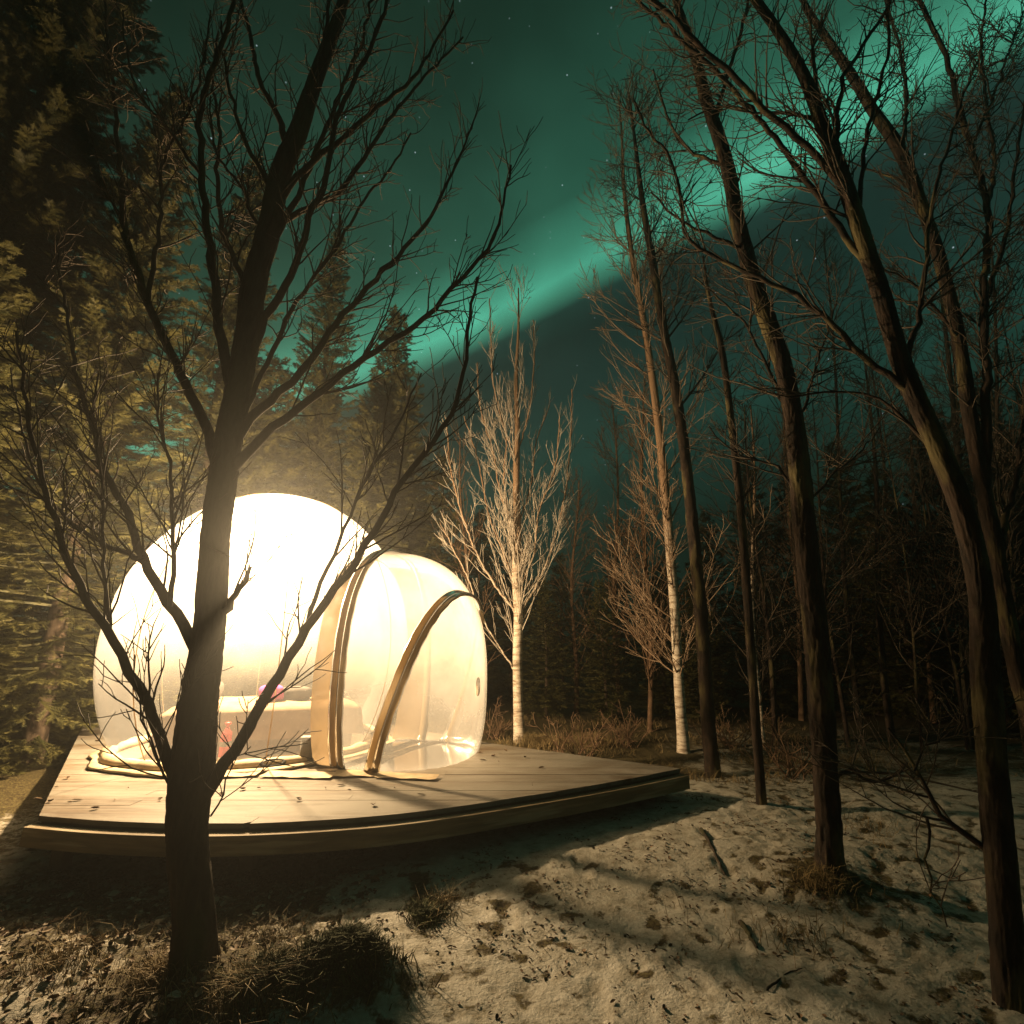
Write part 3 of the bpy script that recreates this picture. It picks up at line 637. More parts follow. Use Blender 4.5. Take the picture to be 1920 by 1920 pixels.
def px(l, Yb, drift=0.0):
    """(u, v, width) or (u, v) rows -> points standing Yb metres away, drifting in depth along the branch"""
    n = len(l); return np.array([W(q[0], q[1], Yb + drift * i_ / max(1, n - 1)) for i_, q in enumerate(l)])
def wrad(w_, u, v, Yb): d = pixdir(u, v); return w_ / FPX * Yb / d.y / 2 / math.sqrt(1 + d.x ** 2)   # apparent width -> radius
def rpx(l, Yb, k=1.0): return np.array([k * wrad(q[2], q[0], q[1], Yb) for q in l])

def bare_tree(name, label, trunk, rads, limbs, mat, twigmat, seed, cfg, group=None, auto=None):
    rng = np.random.default_rng(seed)
    base = np.array([trunk[0][0], trunk[0][1], g1(trunk[0][0], trunk[0][1])])
    pts = [base - [0, 0, .15]] + [np.asarray(p) for p in trunk[1:]]
    root = empty(name, base, label, 'tree', group)
    me, P, r = trunk_mesh(pts, rads, base, rng, **cfg.get('tm', {})); obj('trunk', me, mat, root)
    bearers = [(P[int(len(P) * cfg.get('tt', .45)):], r[int(len(P) * cfg.get('tt', .45)):], 1)] if cfg.get('ttw', True) else []
    for lp, ra, rb_ in limbs:
        lp = np.asarray(lp); q = spline(lp, max(8, int(np.sum(np.linalg.norm(np.diff(lp, axis=0), axis=1)) / .09)))
        q[1:-1] += rng.normal(0, .007, q[1:-1].shape)
        rr = ra + (rb_ - ra) * np.linspace(0, 1, len(q)) ** .75
        g = Geo(); tubes(g, [(q, rr)], 8); obj('limb', g.mesh('limb', base), mat, root); bearers.append((q, rr, 1))
    G = Geo(); lv1 = []
    if auto:
        big = shoots(rng, P[int(len(P) * auto['t0']):], r[int(len(P) * auto['t0']):], auto['dens'], auto['len'], auto['ang'], 0, auto['r'], auto['up'], auto['wig'], 9, auto.get('taper', .6), auto.get('side'), rmin=.004)
        tubes(G, big, 5); bearers += [(a, b, 1) for a, b in big]
    c1, c2, c3 = cfg['l1'], cfg['l2'], cfg.get('l3')
    for q, rr, _ in bearers: lv1 += shoots(rng, q, rr, *c1[:2], c1[2], c1[3], c1[4], c1[5], c1[6], 7, rmin=cfg.get('rmin', .002))
    lv2 = []
    for q, rr in lv1: lv2 += shoots(rng, q, rr, *c2[:2], c2[2], c2[3], c2[4], c2[5], c2[6], 5, rmin=cfg.get('rmin', .002))
    tubes(G, lv1, 4); tubes(G, lv2, 3)
    if c3:
        lv3 = []
        for q, rr in lv2: lv3 += shoots(rng, q, rr, *c3[:2], c3[2], c3[3], c3[4], c3[5], c3[6], 4, rmin=cfg.get('rmin', .002))
        tubes(G, lv3, 3)
    if G.n: obj('crown', G.mesh('crown', base), twigmat, root)
    return root

# the big tree in front of the tent
YA = 3.07
tA = [(365, 1840, 104), (362, 1700, 92), (352, 1560, 96), (358, 1470, 104), (376, 1300, 84), (395, 1150, 74), (405, 1000, 68), (425, 850, 66), (448, 720, 60), (463, 640, 58),
      (478, 528, 54), (503, 437, 52), (525, 328, 47), (558, 250, 42), (590, 153, 34), (627, 55, 27), (660, -60, 20), (690, -180, 12)]
def LA(l, w0, w1, dr=0.0): return (px(l, YA, dr), .74 * wrad(w0, *l[0], YA), .9 * wrad(w1, *l[-1], YA))
limbsA = [
    LA([(345, 1500), (314, 1417), (280, 1333), (255, 1283), (220, 1220), (202, 1177), (177, 1150), (149, 1095), (128, 1050), (100, 960), (70, 860), (45, 740), (30, 620)], 40, 5, -.4),
    LA([(205, 1180), (197, 1100), (197, 1036), (190, 958), (190, 880), (178, 800), (185, 700)], 13, 4, -.3),
    LA([(207, 1180), (225, 1110), (243, 1050), (262, 1010)], 8, 3, -.1),
    LA([(385, 1490), (418, 1440), (455, 1385), (500, 1300), (540, 1235), (585, 1165), (640, 1090), (690, 1015), (722, 960), (770, 880), (830, 800), (868, 710), (880, 600), (895, 520)], 40, 5, -.35),
    LA([(575, 1180), (590, 1120), (620, 1055), (652, 975), (690, 890), (745, 800), (790, 700)], 14, 4, .2),
    LA([(380, 1240), (350, 1185), (317, 1136), (286, 1083), (264, 1042), (255, 1005), (233, 958), (205, 905), (172, 800), (145, 700), (120, 580), (110, 450)], 36, 5, .3),
    LA([(268, 1050), (249, 1044), (202, 1024), (149, 992), (115, 960), (70, 900), (40, 800), (20, 690)], 18, 4, .5),
    LA([(318, 1138), (324, 1080), (327, 1014), (320, 942), (320, 880), (300, 800), (296, 700)], 17, 4, -.2),
    LA([(415, 1150), (442, 1115), (456, 1090), (470, 1062)], 24, 9, -.1),
    LA([(415, 900), (385, 800), (335, 693), (277, 565), (240, 456), (226, 328), (215, 200), (200, 60), (195, -60)], 34, 5, .3),
    LA([(277, 565), (292, 470), (299, 419), (310, 292), (350, 219), (380, 120), (395, 20)], 16, 4, .2),
    LA([(440, 760), (419, 656), (394, 474), (379, 328), (375, 219), (394, 146), (430, 36), (450, -60)], 34, 7, -.3),
    LA([(378, 328), (345, 285), (320, 250), (270, 190), (240, 110), (230, 20)], 12, 4, .1),
    LA([(470, 600), (452, 515), (419, 437), (408, 328), (412, 255), (400, 160), (410, 60)], 20, 5, .35),
    LA([(500, 445), (481, 420), (452, 346), (419, 310), (398, 250), (395, 180)], 13, 4, .2),
    LA([(520, 370), (499, 338), (467, 284), (437, 190), (424, 130), (415, 40)], 16, 4, -.2),
    LA([(545, 290), (525, 228), (485, 146), (470, 66), (452, 5), (440, -60)], 20, 6, .2),
    LA([(462, 690), (488, 620), (547, 510), (583, 401), (612, 328), (627, 237), (660, 160), (693, 91), (720, 20), (735, -50)], 26, 6, -.3),
    LA([(500, 470), (528, 419), (583, 390), (627, 365), (685, 292), (740, 210), (790, 150), (830, 110), (868, 70)], 20, 4, .3),
    LA([(530, 370), (554, 335), (598, 292), (656, 248), (705, 200), (770, 150), (815, 80), (850, 20)], 20, 4, -.15),
    LA([(575, 200), (600, 120), (612, 50), (618, -40)], 16, 7, .2),
    LA([(440, 830), (480, 775), (569, 692), (620, 620), (700, 528), (790, 430), (850, 320), (885, 240)], 30, 4, .25),
    LA([(435, 880), (500, 810), (600, 735), (700, 660), (790, 600), (870, 515), (920, 460), (940, 390), (958, 310)], 30, 4, -.3),
    LA([(455, 790), (520, 640), (560, 560), (640, 450), (680, 380), (730, 320), (770, 250)], 18, 4, .4),
    LA([(520, 440), (560, 360), (590, 290), (640, 170), (680, 70), (700, -30)], 18, 5, .15),
    LA([(340, 1520), (310, 1460), (285, 1400), (262, 1330), (250, 1270)], 9, 3, -.25),
    LA([(395, 1530), (425, 1470), (440, 1420), (470, 1400)], 6, 2, -.2),
]
cfgA = {'tm': dict(sides=64, step=.018, lumpy=.07, flare=1.4, ridge=.10), 'tt': .5, 'rmin': .003,
        'l1': (13.0, .72, 34, .14, .0075, .055, .10), 'l2': (8.5, .26, 38, .12, .005, .05, .13)}
bare_tree('bare_tree', 'thick dark bare tree with many forks standing before the bubble tent', px(tA, YA), rpx(tA, YA, .86), limbsA, M_BARK, M_TWIG, 21, cfgA)

# the leaning multi-stemmed tree at the right of the path
YB = 2.75
tB = [(1905, 1960, 84), (1888, 1750, 80), (1866, 1500, 74), (1850, 1300, 70), (1840, 1120, 64), (1812, 980, 58), (1755, 830, 52), (1695, 694, 47), (1650, 544, 43), (1612, 431, 40), (1575, 319, 35), (1545, 244, 32), (1511, 150, 28), (1462, 64, 22), (1417, 0, 20), (1360, -90, 12)]
def LB(l, w0, w1, dr=0.0, y=YB): return (px(l, y, dr), .8 * wrad(w0, *l[0], y), wrad(w1, *l[-1], y))
limbsB = [
    LB([(1715, 740), (1646, 694), (1537, 585), (1462, 536), (1357, 491), (1297, 450), (1275, 360), (1256, 300), (1212, 240), (1190, 190)], 22, 4, .3),
    LB([(1625, 470), (1579, 349), (1510, 275), (1440, 210), (1380, 150), (1327, 105), (1256, 30), (1180, -40)], 22, 8, -.3),
    LB([(1640, 520), (1586, 442), (1500, 322), (1455, 260), (1410, 206), (1301, 94), (1222, 22), (1150, -40)], 20, 7, .35),
    LB([(1560, 290), (1525, 225), (1470, 212), (1420, 210), (1350, 200), (1290, 225)], 12, 3, .2),
    LB([(1570, 310), (1570, 220), (1580, 160), (1610, 100), (1650, 40), (1680, -20)], 16, 6, -.2),
    LB([(1612, 385), (1620, 300), (1630, 240), (1650, 160), (1668, 80), (1670, 10), (1690, -60)], 13, 5, -.25),
    LB([(1535, 200), (1525, 120), (1520, 50), (1500, -20)], 12, 5, .2),
    LB([(1600, 410), (1550, 390), (1490, 330), (1440, 330), (1390, 300)], 9, 3, .25),
    LB([(1760, 860), (1700, 790), (1640, 745), (1560, 735), (1480, 745), (1400, 720)], 14, 3, .4),
    LB([(1690, 690), (1720, 600), (1735, 500), (1745, 400), (1770, 300), (1800, 200), (1840, 90)], 18, 5, .2),
    # low branch hanging over the snow
    LB([(1875, 1640), (1855, 1600), (1810, 1563), (1762, 1533), (1738, 1492), (1715, 1440), (1692, 1400), (1665, 1365)], 26, 6, .25),
    LB([(1738, 1535), (1740, 1580), (1735, 1622), (1750, 1680), (1762, 1710), (1776, 1738)], 9, 3, -.1),
    LB([(1715, 1445), (1740, 1400), (1775, 1370), (1810, 1345)], 7, 2, .3),
    LB([(1740, 1495), (1690, 1480), (1640, 1455), (1605, 1400)], 7, 2, .2),
]
cfgB = {'tm': dict(sides=64, step=.018, lumpy=.07, flare=1.3, ridge=.10), 'tt': .6, 'rmin': .0028,
        'l1': (13.0, .70, 40, .1, .008, .045, .14), 'l2': (9.0, .25, 42, .1, .0042, .05, .16), 'l3': (6.0, .10, 45, .2, .003, .05, .12)}
bare_tree('bare_tree', 'leaning bare tree with a hanging low branch beside the snowy path', px(tB, YB), rpx(tB, YB, .86), limbsB, M_BARK_R, M_TWIG, 22, cfgB)

# second leaning stem behind it
YC = 4.3
tC = [(1985, 1560, 60), (1950, 1400, 48), (1915, 1295, 44), (1891, 1175, 42), (1867, 1031, 40), (1843, 911, 38), (1815, 758, 36), (1807, 694, 34), (1762, 487, 31), (1725, 375, 29), (1680, 270, 30), (1639, 210, 26), (1597, 142, 22), (1560, 86, 18), (1522, 30, 14), (1490, -30, 9)]
def LC(l, w0, w1, dr=0.0): return LB(l, w0, w1, dr, YC)
limbsC = [LC([(1845, 930), (1850, 780), (1845, 562), (1849, 375), (1815, 262), (1770, 97), (1725, 0), (1700, -60)], 30, 8, -.4),
          LC([(1849, 400), (1865, 300), (1850, 200), (1840, 90), (1850, -10)], 14, 5, .3),
          LC([(1755, 470), (1690, 340), (1640, 320), (1580, 300)], 12, 3, .3), LC([(1820, 270), (1860, 190), (1890, 100), (1920, 20)], 10, 4, .3),
          LC([(1850, 560), (1890, 420), (1905, 300), (1925, 180)], 16, 5, -.2), LC([(1690, 290), (1700, 200), (1690, 100), (1660, 0)], 12, 5, .3),
          LC([(1870, 1040), (1905, 900), (1920, 760), (1935, 600), (1930, 450)], 22, 6, .3), LC([(1800, 640), (1740, 560), (1690, 520), (1640, 500)], 10, 3, -.4)]
cfgC = dict(cfgB, l1=(13.0, .95, 40, .1, .010, .045, .14), l2=(8.0, .34, 42, .1, .006, .05, .16), l3=(5., .14, 45, .2, .004, .05, .12), rmin=.0038)
bare_tree('bare_tree', 'dark bare tree with crossing upper stems behind the leaning tree', px(tC, YC), rpx(tC, YC, .86), limbsC, M_BARK_R, M_TWIG, 23, cfgC)

# trunks in the row along the right of the path
YD = 3.86
tD = [(1565, 1700, 66), (1556, 1580, 60), (1548, 1450, 58), (1535, 1250, 58), (1515, 1050, 54), (1500, 900, 50), (1487, 780, 46), (1470, 694, 42), (1425, 562, 38), (1387, 431, 34), (1361, 300, 30), (1324, 187, 26), (1301, 97, 21), (1270, 10, 15), (1240, -80, 9)]
def LD(l, w0, w1, dr=0.0, y=YD): return LB(l, w0, w1, dr, y)
limbsD = [LD([(1556, 1462), (1585, 1445), (1602, 1443), (1632, 1466), (1680, 1455), (1702, 1430)], 13, 4, -.1),
          LD([(1480, 780), (1440, 690), (1390, 600), (1350, 560), (1300, 520)], 11, 3, .4), LD([(1400, 470), (1330, 440), (1270, 410), (1220, 360)], 11, 3, -.3),
          LD([(1490, 830), (1520, 720), (1545, 640), (1570, 560)], 11, 3, .3), LD([(1362, 310), (1330, 300), (1280, 270), (1245, 200), (1225, 130)], 10, 3, .3),
          LD([(1500, 930), (1450, 870), (1380, 850), (1330, 800)], 9, 3, .3), LD([(1340, 230), (1370, 120), (1400, 20), (1410, -50)], 12, 5, -.3),
          LD([(1505, 960), (1560, 890), (1600, 860), (1650, 800)], 9, 3, .4)]
cfgD = {'tm': dict(sides=56, step=.022, lumpy=.08, flare=1.25, ridge=.12), 'tt': .42, 'rmin': .0034,
        'l1': (10.5, 1.0, 46, .08, .010, .05, .12), 'l2': (7.5, .38, 42, .1, .0055, .06, .14), 'l3': (4.5, .14, 45, .2, .004, .05, .12)}
bare_tree('bare_tree', 'straight dark bare trunk with peeling bark and grass at its foot', px(tD, YD), rpx(tD, YD, .86), limbsD, M_BARK_R, M_TWIG, 24, cfgD)

def simple(l, Yb, k=.78): return px(l, Yb), rpx(l, Yb, k)
cfgS = {'tm': dict(sides=28, step=.045, lumpy=.08, flare=1.3, ridge=.10), 'tt': .3, 'rmin': .0045,
        'l1': (6, 1.0, 45, .1, .010, .07, .08), 'l2': (6.5, .4, 40, .12, .006, .07, .10)}
t, r = simple([(1432, 1545, 26), (1424, 1450, 24), (1412, 1280, 23), (1400, 1100, 22), (1388, 950, 20), (1372, 800, 18), (1350, 640, 15), (1330, 560, 10), (1318, 480, 5)], 5.43)
bare_tree('bare_tree', 'slender dark bare sapling trunk between the thick trunk and the deck', t, r, [], M_BARK_R, M_TWIG, 25, cfgS)
t, r = simple([(1338, 1465, 38), (1330, 1380, 36), (1318, 1200, 34), (1300, 1000, 30), (1285, 860, 27), (1268, 740, 25), (1245, 620, 22), (1225, 500, 19), (1205, 380, 14), (1190, 260, 8), (1180, 180, 4)], 7.06)
bare_tree('bare_tree', 'dark straight bare trunk standing before the pale birch beyond the deck tip', t, r, [], M_BARK_R, M_TWIG, 26, dict(cfgS, rmin=.0055, tt=.35),
          auto=dict(t0=.45, dens=5.5, len=1.8, ang=42, r=.018, up=.10, wig=.06))
t, r = simple([(1282, 1412, 30), (1276, 1330, 26), (1268, 1200, 24), (1258, 1050, 23), (1245, 900, 21), (1230, 760, 19), (1210, 620, 16), (1185, 480, 13), (1170, 350, 9), (1165, 240, 5), (1160, 180, 3)], 8.76)
cfgBi = {'tm': dict(sides=12, step=.1, lumpy=.06, flare=1.3), 'tt': .25, 'rmin': .0054, 'ttw': False,
         'l1': (4.6, .95, 36, .1, .011, .06, .07), 'l2': (4.6, .42, 34, .12, .008, .06, .08)}
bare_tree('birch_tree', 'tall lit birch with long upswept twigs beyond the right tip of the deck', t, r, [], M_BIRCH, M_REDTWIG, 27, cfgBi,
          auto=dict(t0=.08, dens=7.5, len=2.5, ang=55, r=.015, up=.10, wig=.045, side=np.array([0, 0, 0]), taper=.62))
t, r = simple([(976, 1392, 30), (972, 1330, 24), (970, 1240, 23), (972, 1150, 23), (968, 1080, 21), (970, 1000, 19), (968, 900, 16), (970, 800, 13), (968, 700, 9), (972, 620, 6), (972, 540, 3)], 9.7)
def L7(l, w0, w1, dr): return (px(l, 9.7, dr),   .48 * wrad(w0, *l[0], 9.7), .7 * wrad(w1, *l[-1], 9.7))
limbs7 = [L7([(970, 1150), (930, 1100), (895, 1040), (865, 960), (845, 880), (838, 800)], 10, 3, -.3), L7([(975, 1150), (1010, 1090), (1040, 1010), (1060, 920), (1070, 820), (1072, 730)], 10, 3, .2),
          L7([(970, 1110), (945, 1040), (915, 960), (900, 880), (870, 780)], 9, 3, .4), L7([(972, 1110), (1000, 1040), (1010, 960), (1040, 880), (1050, 780)], 8, 3, -.4),
          L7([(968, 1000), (940, 930), (925, 850), (900, 760), (895, 680)], 8, 3, .2), L7([(970, 990), (995, 910), (1005, 830), (1030, 760)], 7, 3, .4),
          L7([(968, 870), (945, 800), (925, 720), (920, 630), (918, 560)], 7, 3, -.2), L7([(970, 850), (990, 780), (1000, 700), (1000, 600)], 7, 3, .1),
          L7([(968, 1260), (940, 1220), (910, 1170), (880, 1090), (850, 1030), (825, 980)], 7, 3, .3), L7([(970, 1060), (955, 980), (945, 900), (950, 820)], 6, 3, -.5)]
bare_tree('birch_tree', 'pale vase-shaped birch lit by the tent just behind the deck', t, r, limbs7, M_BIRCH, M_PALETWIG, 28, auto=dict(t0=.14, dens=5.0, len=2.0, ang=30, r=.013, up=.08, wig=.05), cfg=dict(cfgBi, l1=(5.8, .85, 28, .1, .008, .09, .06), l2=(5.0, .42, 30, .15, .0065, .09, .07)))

# thinner trees further back
back = [((1217, 1368, 14), (1205, 700, 3), 10.6, 'brown slender tree with dense fine twigs behind the lit birch', M_BROWN, 1.6, 7.0),
        ((1075, 1318, 12), (1080, 900, 3), 14.0, 'small brown bare tree in the dim clearing behind the deck', M_BROWN, 1.5, 6.0),
        ((1424, 1395, 15), (1405, 760, 4), 9.6, 'thin pale-patched birch sapling between two dark trunks', M_BIRCH, 1.4, 4.5),
        ((1668, 1372, 22), (1620, 640, 4), 9.8, 'bare tree with arching side twigs in the dark right of the clearing', M_BARK_R, 1.7, 4.5),
        ((1826, 1395, 30), (1760, 420, 6), 9.2, 'tall dark trunk deep in the wood behind the leaning tree', M_BARK, 1.7, 4.0),
        ((880, 1352, 12), (866, 820, 3), 12.0, 'thin bare tree with upright twigs behind the vestibule', M_BROWN, 1.5, 5.5),
        ((1500, 1330, 14), (1470, 700, 4), 12.5, 'bare thin tree far behind the thick straight trunk', M_BROWN, 1.6, 5.0),
        ((1740, 1330, 16), (1700, 560, 4), 12.0, 'bare thin tree among the dark spruces at the wood edge', M_BROWN, 1.8, 4.5),
        ((1905, 1360, 22), (1850, 400, 5), 7.8, 'dark bare trunk at the thicket edge beyond the second leaning stem', M_BARK, 1.6, 4.0),
        ((1160, 1322, 12), (1150, 760, 3), 13.5, 'faint bare tree with reddish twigs behind the brown slender tree', M_BROWN, 1.7, 6.0)]
for k, (b, tp, Yb, lab, mt, ln, dn) in enumerate(back):
    l = [(b[0] + (tp[0] - b[0]) * f + 6 * math.sin(f * 7 + k), b[1] + (tp[1] - b[1]) * f, b[2] + (tp[2] - b[2]) * f) for f in np.linspace(0, 1, 8)]
    t, r = simple(l, Yb)
    bare_tree('bare_tree', lab, t, r, [], mt, M_BROWN if mt is M_BROWN else M_TWIG, 40 + k, dict(cfgS, rmin=.0075, tt=.2, tm=dict(sides=9, step=.14, lumpy=.06, flare=1.2), l1=(4.0, .9, 38, .1, .011, .06, .08), l2=(3.2, .45, 36, .12, .009, .06, .08)),
              auto=dict(t0=.12, dens=dn, len=ln, ang=52, r=.016, up=.09, wig=.05))

rt = np.random.default_rng(91)
for k, u in enumerate([1452, 1530, 1585, 1612, 1700, 1735, 1780, 1808, 1868, 1888, 1945, 1990]):
    Yb = rt.uniform(7.5, 13.5); vb = 960 + FPX * (math.tan(math.atan(CAMZ / Yb) + PITCH)); vt = rt.uniform(350, 800); w0 = rt.uniform(9, 17)
    l = [(u - (u - 960) * .11 * f + 7 * math.sin(f * 6 + k), vb + (vt - vb) * f, w0 * (1 - .8 * f)) for f in np.linspace(0, 1, 8)]
    t, r = simple(l, Yb)
    bare_tree('bare_tree', 'thin bare tree tangled in the dark thicket behind the leaning trunks', t, r, [], M_BARK_R, M_TWIG, 70 + k, dict(cfgS, rmin=.006, tt=.2, tm=dict(sides=9, step=.14, lumpy=.06, flare=1.2), l1=(4.0, .9, 42, .1, .010, .05, .11), l2=(3.6, .4, 40, .12, .007, .05, .12)),
              'thin trees of the thicket', auto=dict(t0=.15, dens=5.5, len=1.7, ang=55, r=.015, up=.07, wig=.09))
for k, (x, y, lab) in enumerate([(1.0, 8.6, 'low twiggy brown shrub by the foot of the pale birch'), (2.0, 9.6, 'low twiggy brown shrub between the two birches'), (-.3, 10.4, 'dark twiggy shrub behind the vestibule'), (3.6, 9.0, 'low dark shrub right of the lit birch'), (3.4, 6.8, 'small twiggy shrub beside the slender sapling')]):
    zb = g1(x, y); b = np.array([x, y, zb]); rs = np.random.default_rng(120 + k); G = Geo(); st_ = []
    for _ in range(16):
        a = rs.uniform(0, 6.28); st_.append((grow(rs, b + [rs.normal(0, .12), rs.normal(0, .12), -.03], np.array([math.cos(a) * .7, math.sin(a) * .7, .8]), rs.uniform(.4, .9), 8, .02, .12), np.linspace(.009, .004, 8)))
    l1_ = [q for p_, r_ in st_ for q in shoots(rs, p_, r_, 9, .35, 45, .15, .006, .03, .12, 6, rmin=.004)]; l2_ = [q for p_, r_ in l1_ for q in shoots(rs, p_, r_, 9, .14, 45, .15, .005, .03, .12, 4, rmin=.0035)]
    root = empty('shrub', b, lab, 'shrub'); tubes(G, st_, 5); obj('stem', G.mesh('stem', b), M_BROWN, root); G = Geo(); tubes(G, l1_, 4); tubes(G, l2_, 3); tag(obj('twigs', G.mesh('twigs', b), M_BROWN, root), kind='stuff')

# ------------------------------------------------------------------ spruces
def spruce_mesh(H, Rb, seed, wh=.30, per=9, sp=.065, z0=.25):
    rng = np.random.default_rng(seed)
    zz = np.linspace(-.2, H, 30); tr = np.stack([.04 * np.sin(zz * .8 + seed), .04 * np.cos(zz * .7), zz], 1); rr = np.maximum(.012 * H * (1 - zz / H) ** .9, .008)
    g = Geo(); tubes(g, [(tr, rr)], 10); trunk = g.mesh('spruce_trunk')
    O = []; D = []; S_ = []; Ln = []; br = []
    z = z0
    while z < H - .1:
        f = z / H; prof = Rb * min(1, .55 + (z - z0) / H * 4) * (1 - f) ** .82 + .08
        a0 = rng.uniform(0, 6.28)
        for k in range(per):
            az = a0 + 2 * math.pi * k / per + rng.normal(0, .22); Lb = prof * rng.uniform(.55, 1.15); zb = z + rng.normal(0, .09)
            n = max(5, int(Lb / .16)); s_ = np.linspace(0, 1, n); e0 = -.30 + .75 * f + rng.normal(0, .10)
            hz = s_ * Lb; vz = np.sin(e0) * s_ * Lb + .16 * Lb * s_ ** 2.3 + .03 * np.sin(s_ * 9 + az)
            dirh = np.array([math.cos(az), math.sin(az), 0]); side = np.array([-math.sin(az), math.cos(az), 0])
            P = dirh * hz[:, None] + np.array([0, 0, 1]) * (zb + vz)[:, None] + side * (.05 * np.sin(s_ * 4 + rng.uniform(0, 6)))[:, None] * Lb
            br.append((P[np.linspace(0, n - 1, 5).astype(int)], np.linspace(.006 + .010 * Lb, .003, 5)))
            m = int(Lb / sp * 2)
            if m < 4: m = 4
            tt = rng.uniform(.10, 1.0, m) ** .85; fi = tt * (n - 1); ii = np.minimum(fi.astype(int), n - 2); fr = (fi - ii)[:, None]
            o = P[ii] * (1 - fr) + P[ii + 1] * fr; tg = P[ii + 1] - P[ii]; tg /= np.linalg.norm(tg, axis=1, keepdims=True)
            sg = np.where(np.arange(m) % 2 == 0, 1, -1)[:, None]
            d = tg * .75 + side * sg * rng.uniform(.3, 1.0, (m, 1)) + np.array([0, 0, 1]) * rng.normal(-.10, .28, (m, 1)); d /= np.linalg.norm(d, axis=1, keepdims=True)
            O.append(o); D.append(d); Ln.append((.09 + .30 * np.minimum(1, Lb) * (1 - tt) ** .7 * rng.uniform(.4, 1.1, m)))
            O.append(P[-2:-1]); D.append((tg[-1:])); Ln.append(np.array([.18]))
        z += wh * rng.uniform(.7, 1.25)
    O.append(np.array([[0, 0, H - .25]])); D.append(np.array([[0, 0, 1.]])); Ln.append(np.array([.3]))
    O = np.concatenate(O); D = np.concatenate(D); Ln = np.concatenate(Ln); M = len(O)
    ref = rng.normal(0, .35, (M, 3)) + [0, 0, 1]; S1 = np.cross(D, ref); S1 /= np.linalg.norm(S1, axis=1, keepdims=True)
    K = 7; V = []; wdt = .0095
    for k in range(K):
        f = (k + .5) / K; p = O + D * (Ln * f)[:, None]; nl = (.045 + .02 * rng.random(M))[:, None]
        for sg in (1, -1):
            tip = p + (D * .75 + S1 * sg * .75) * nl + rng.normal(0, .006, (M, 3)); V.append(np.stack([p - D * wdt, p + D * wdt, tip], 1))
    tip = O + D * (Ln + .03)[:, None]; V.append(np.stack([O + D * (Ln * .3)[:, None] - S1 * .006, O + D * (Ln * .3)[:, None] + S1 * .006, tip], 1))
    V.append(np.stack([O - S1 * .005, O + S1 * .005, O + D * Ln[:, None]], 1))
    V = np.concatenate(V).reshape(-1, 3); T = np.arange(len(V)).reshape(-1, 3)
    g = Geo(); g.add(V, None, T); tubes(g, br, 3)
    return trunk, g.mesh('spruce_crown', smooth=False)
SPR = [(17.0,) + spruce_mesh(17.0, 2.6, 1, .30, 11, .052), (9.0,) + spruce_mesh(9.0, 1.75, 2, .24, 10, .052), (6.0,) + spruce_mesh(6.0, 1.35, 3, .21, 9, .05)]
def spruce(x, y, H, label, group=None, wide=1.0, k=None):
    k = k if k is not None else (0 if H > 11 else (1 if H > 7 else 2)); h0, tm, cm = SPR[k]; s_ = H / h0
    root = empty('spruce_tree', (x, y, g1(x, y)), label, 'tree', group); root.scale = (s_ * wide, s_ * wide, s_); root.rotation_euler = (0, 0, random.uniform(0, 6.28))
    obj('trunk', tm, M_SPTRUNK, root); obj('crown', cm, M_NEEDLE, root)
def spruce_top(u, v, Yb, label, group=None, wide=1.0, k=None):
    p = W(u, v, Yb); spruce(p[0], p[1], p[2] - g1(p[0], p[1]), label, group, wide, k)
spruce_top(50, -50, 8.6, 'dark tall spruce far left of the deck, unlit against the green sky')
spruce_top(250, -330, 7.6, 'tallest dark spruce towering over the left of the deck')
spruce(-11.0, 9.8, 15.5, 'dark spruce filling the gap between the two tallest spruces', wide=1.1)
spruce(-6.75, 7.7, 12.5, 'gold-lit spruce close beside the left edge of the deck', wide=1.0)
spruce(-7.3, 6.0, 7.2, 'short dense spruce overhanging the left edge of the deck', wide=1.15)
spruce(-6.3, 9.9, 13.5, 'tall gold-lit spruce at the back left corner of the deck', wide=.95)
spruce(-4.9, 11.8, 13.0, 'tall gold-lit spruce straight behind the dome', wide=.9)
spruce(-5.7, 10.9, 8.5, 'mid-height gold-lit spruce filling in behind the left of the dome', wide=1.2)
spruce(-7.9, 9.0, 8.0, 'broad spruce behind the gold-lit spruce left of the deck', wide=1.3)
spruce(-8.6, 7.0, 6.5, 'squat dim spruce left of the gold-lit spruce', wide=1.3)
spruce(-3.2, 12.6, 9.0, 'dense spruce behind the dome and vestibule join', wide=1.2)
spruce_top(470, 640, 11.6, 'lit spruce rising just behind the top of the dome', wide=1.15)
spruce_top(610, 690, 12.2, 'pointed spruce behind the gap between dome and vestibule')
spruce_top(745, 585, 12.6, 'pointed spruce whose tip crosses the lower edge of the aurora')
spruce_top(690, 760, 11.0, 'low lit spruce right above the vestibule roof', wide=1.15)
spruce_top(830, 850, 13.5, 'small spruce left of the vase-shaped birch')
spruce_top(1392, 850, 14.0, 'olive lit spruce behind the slender sapling trunk')
spruce_top(1320, 960, 15.0, 'low spruce behind the dark straight trunk and birch')
G2 = 'dark spruces crowding the edge of the wood'
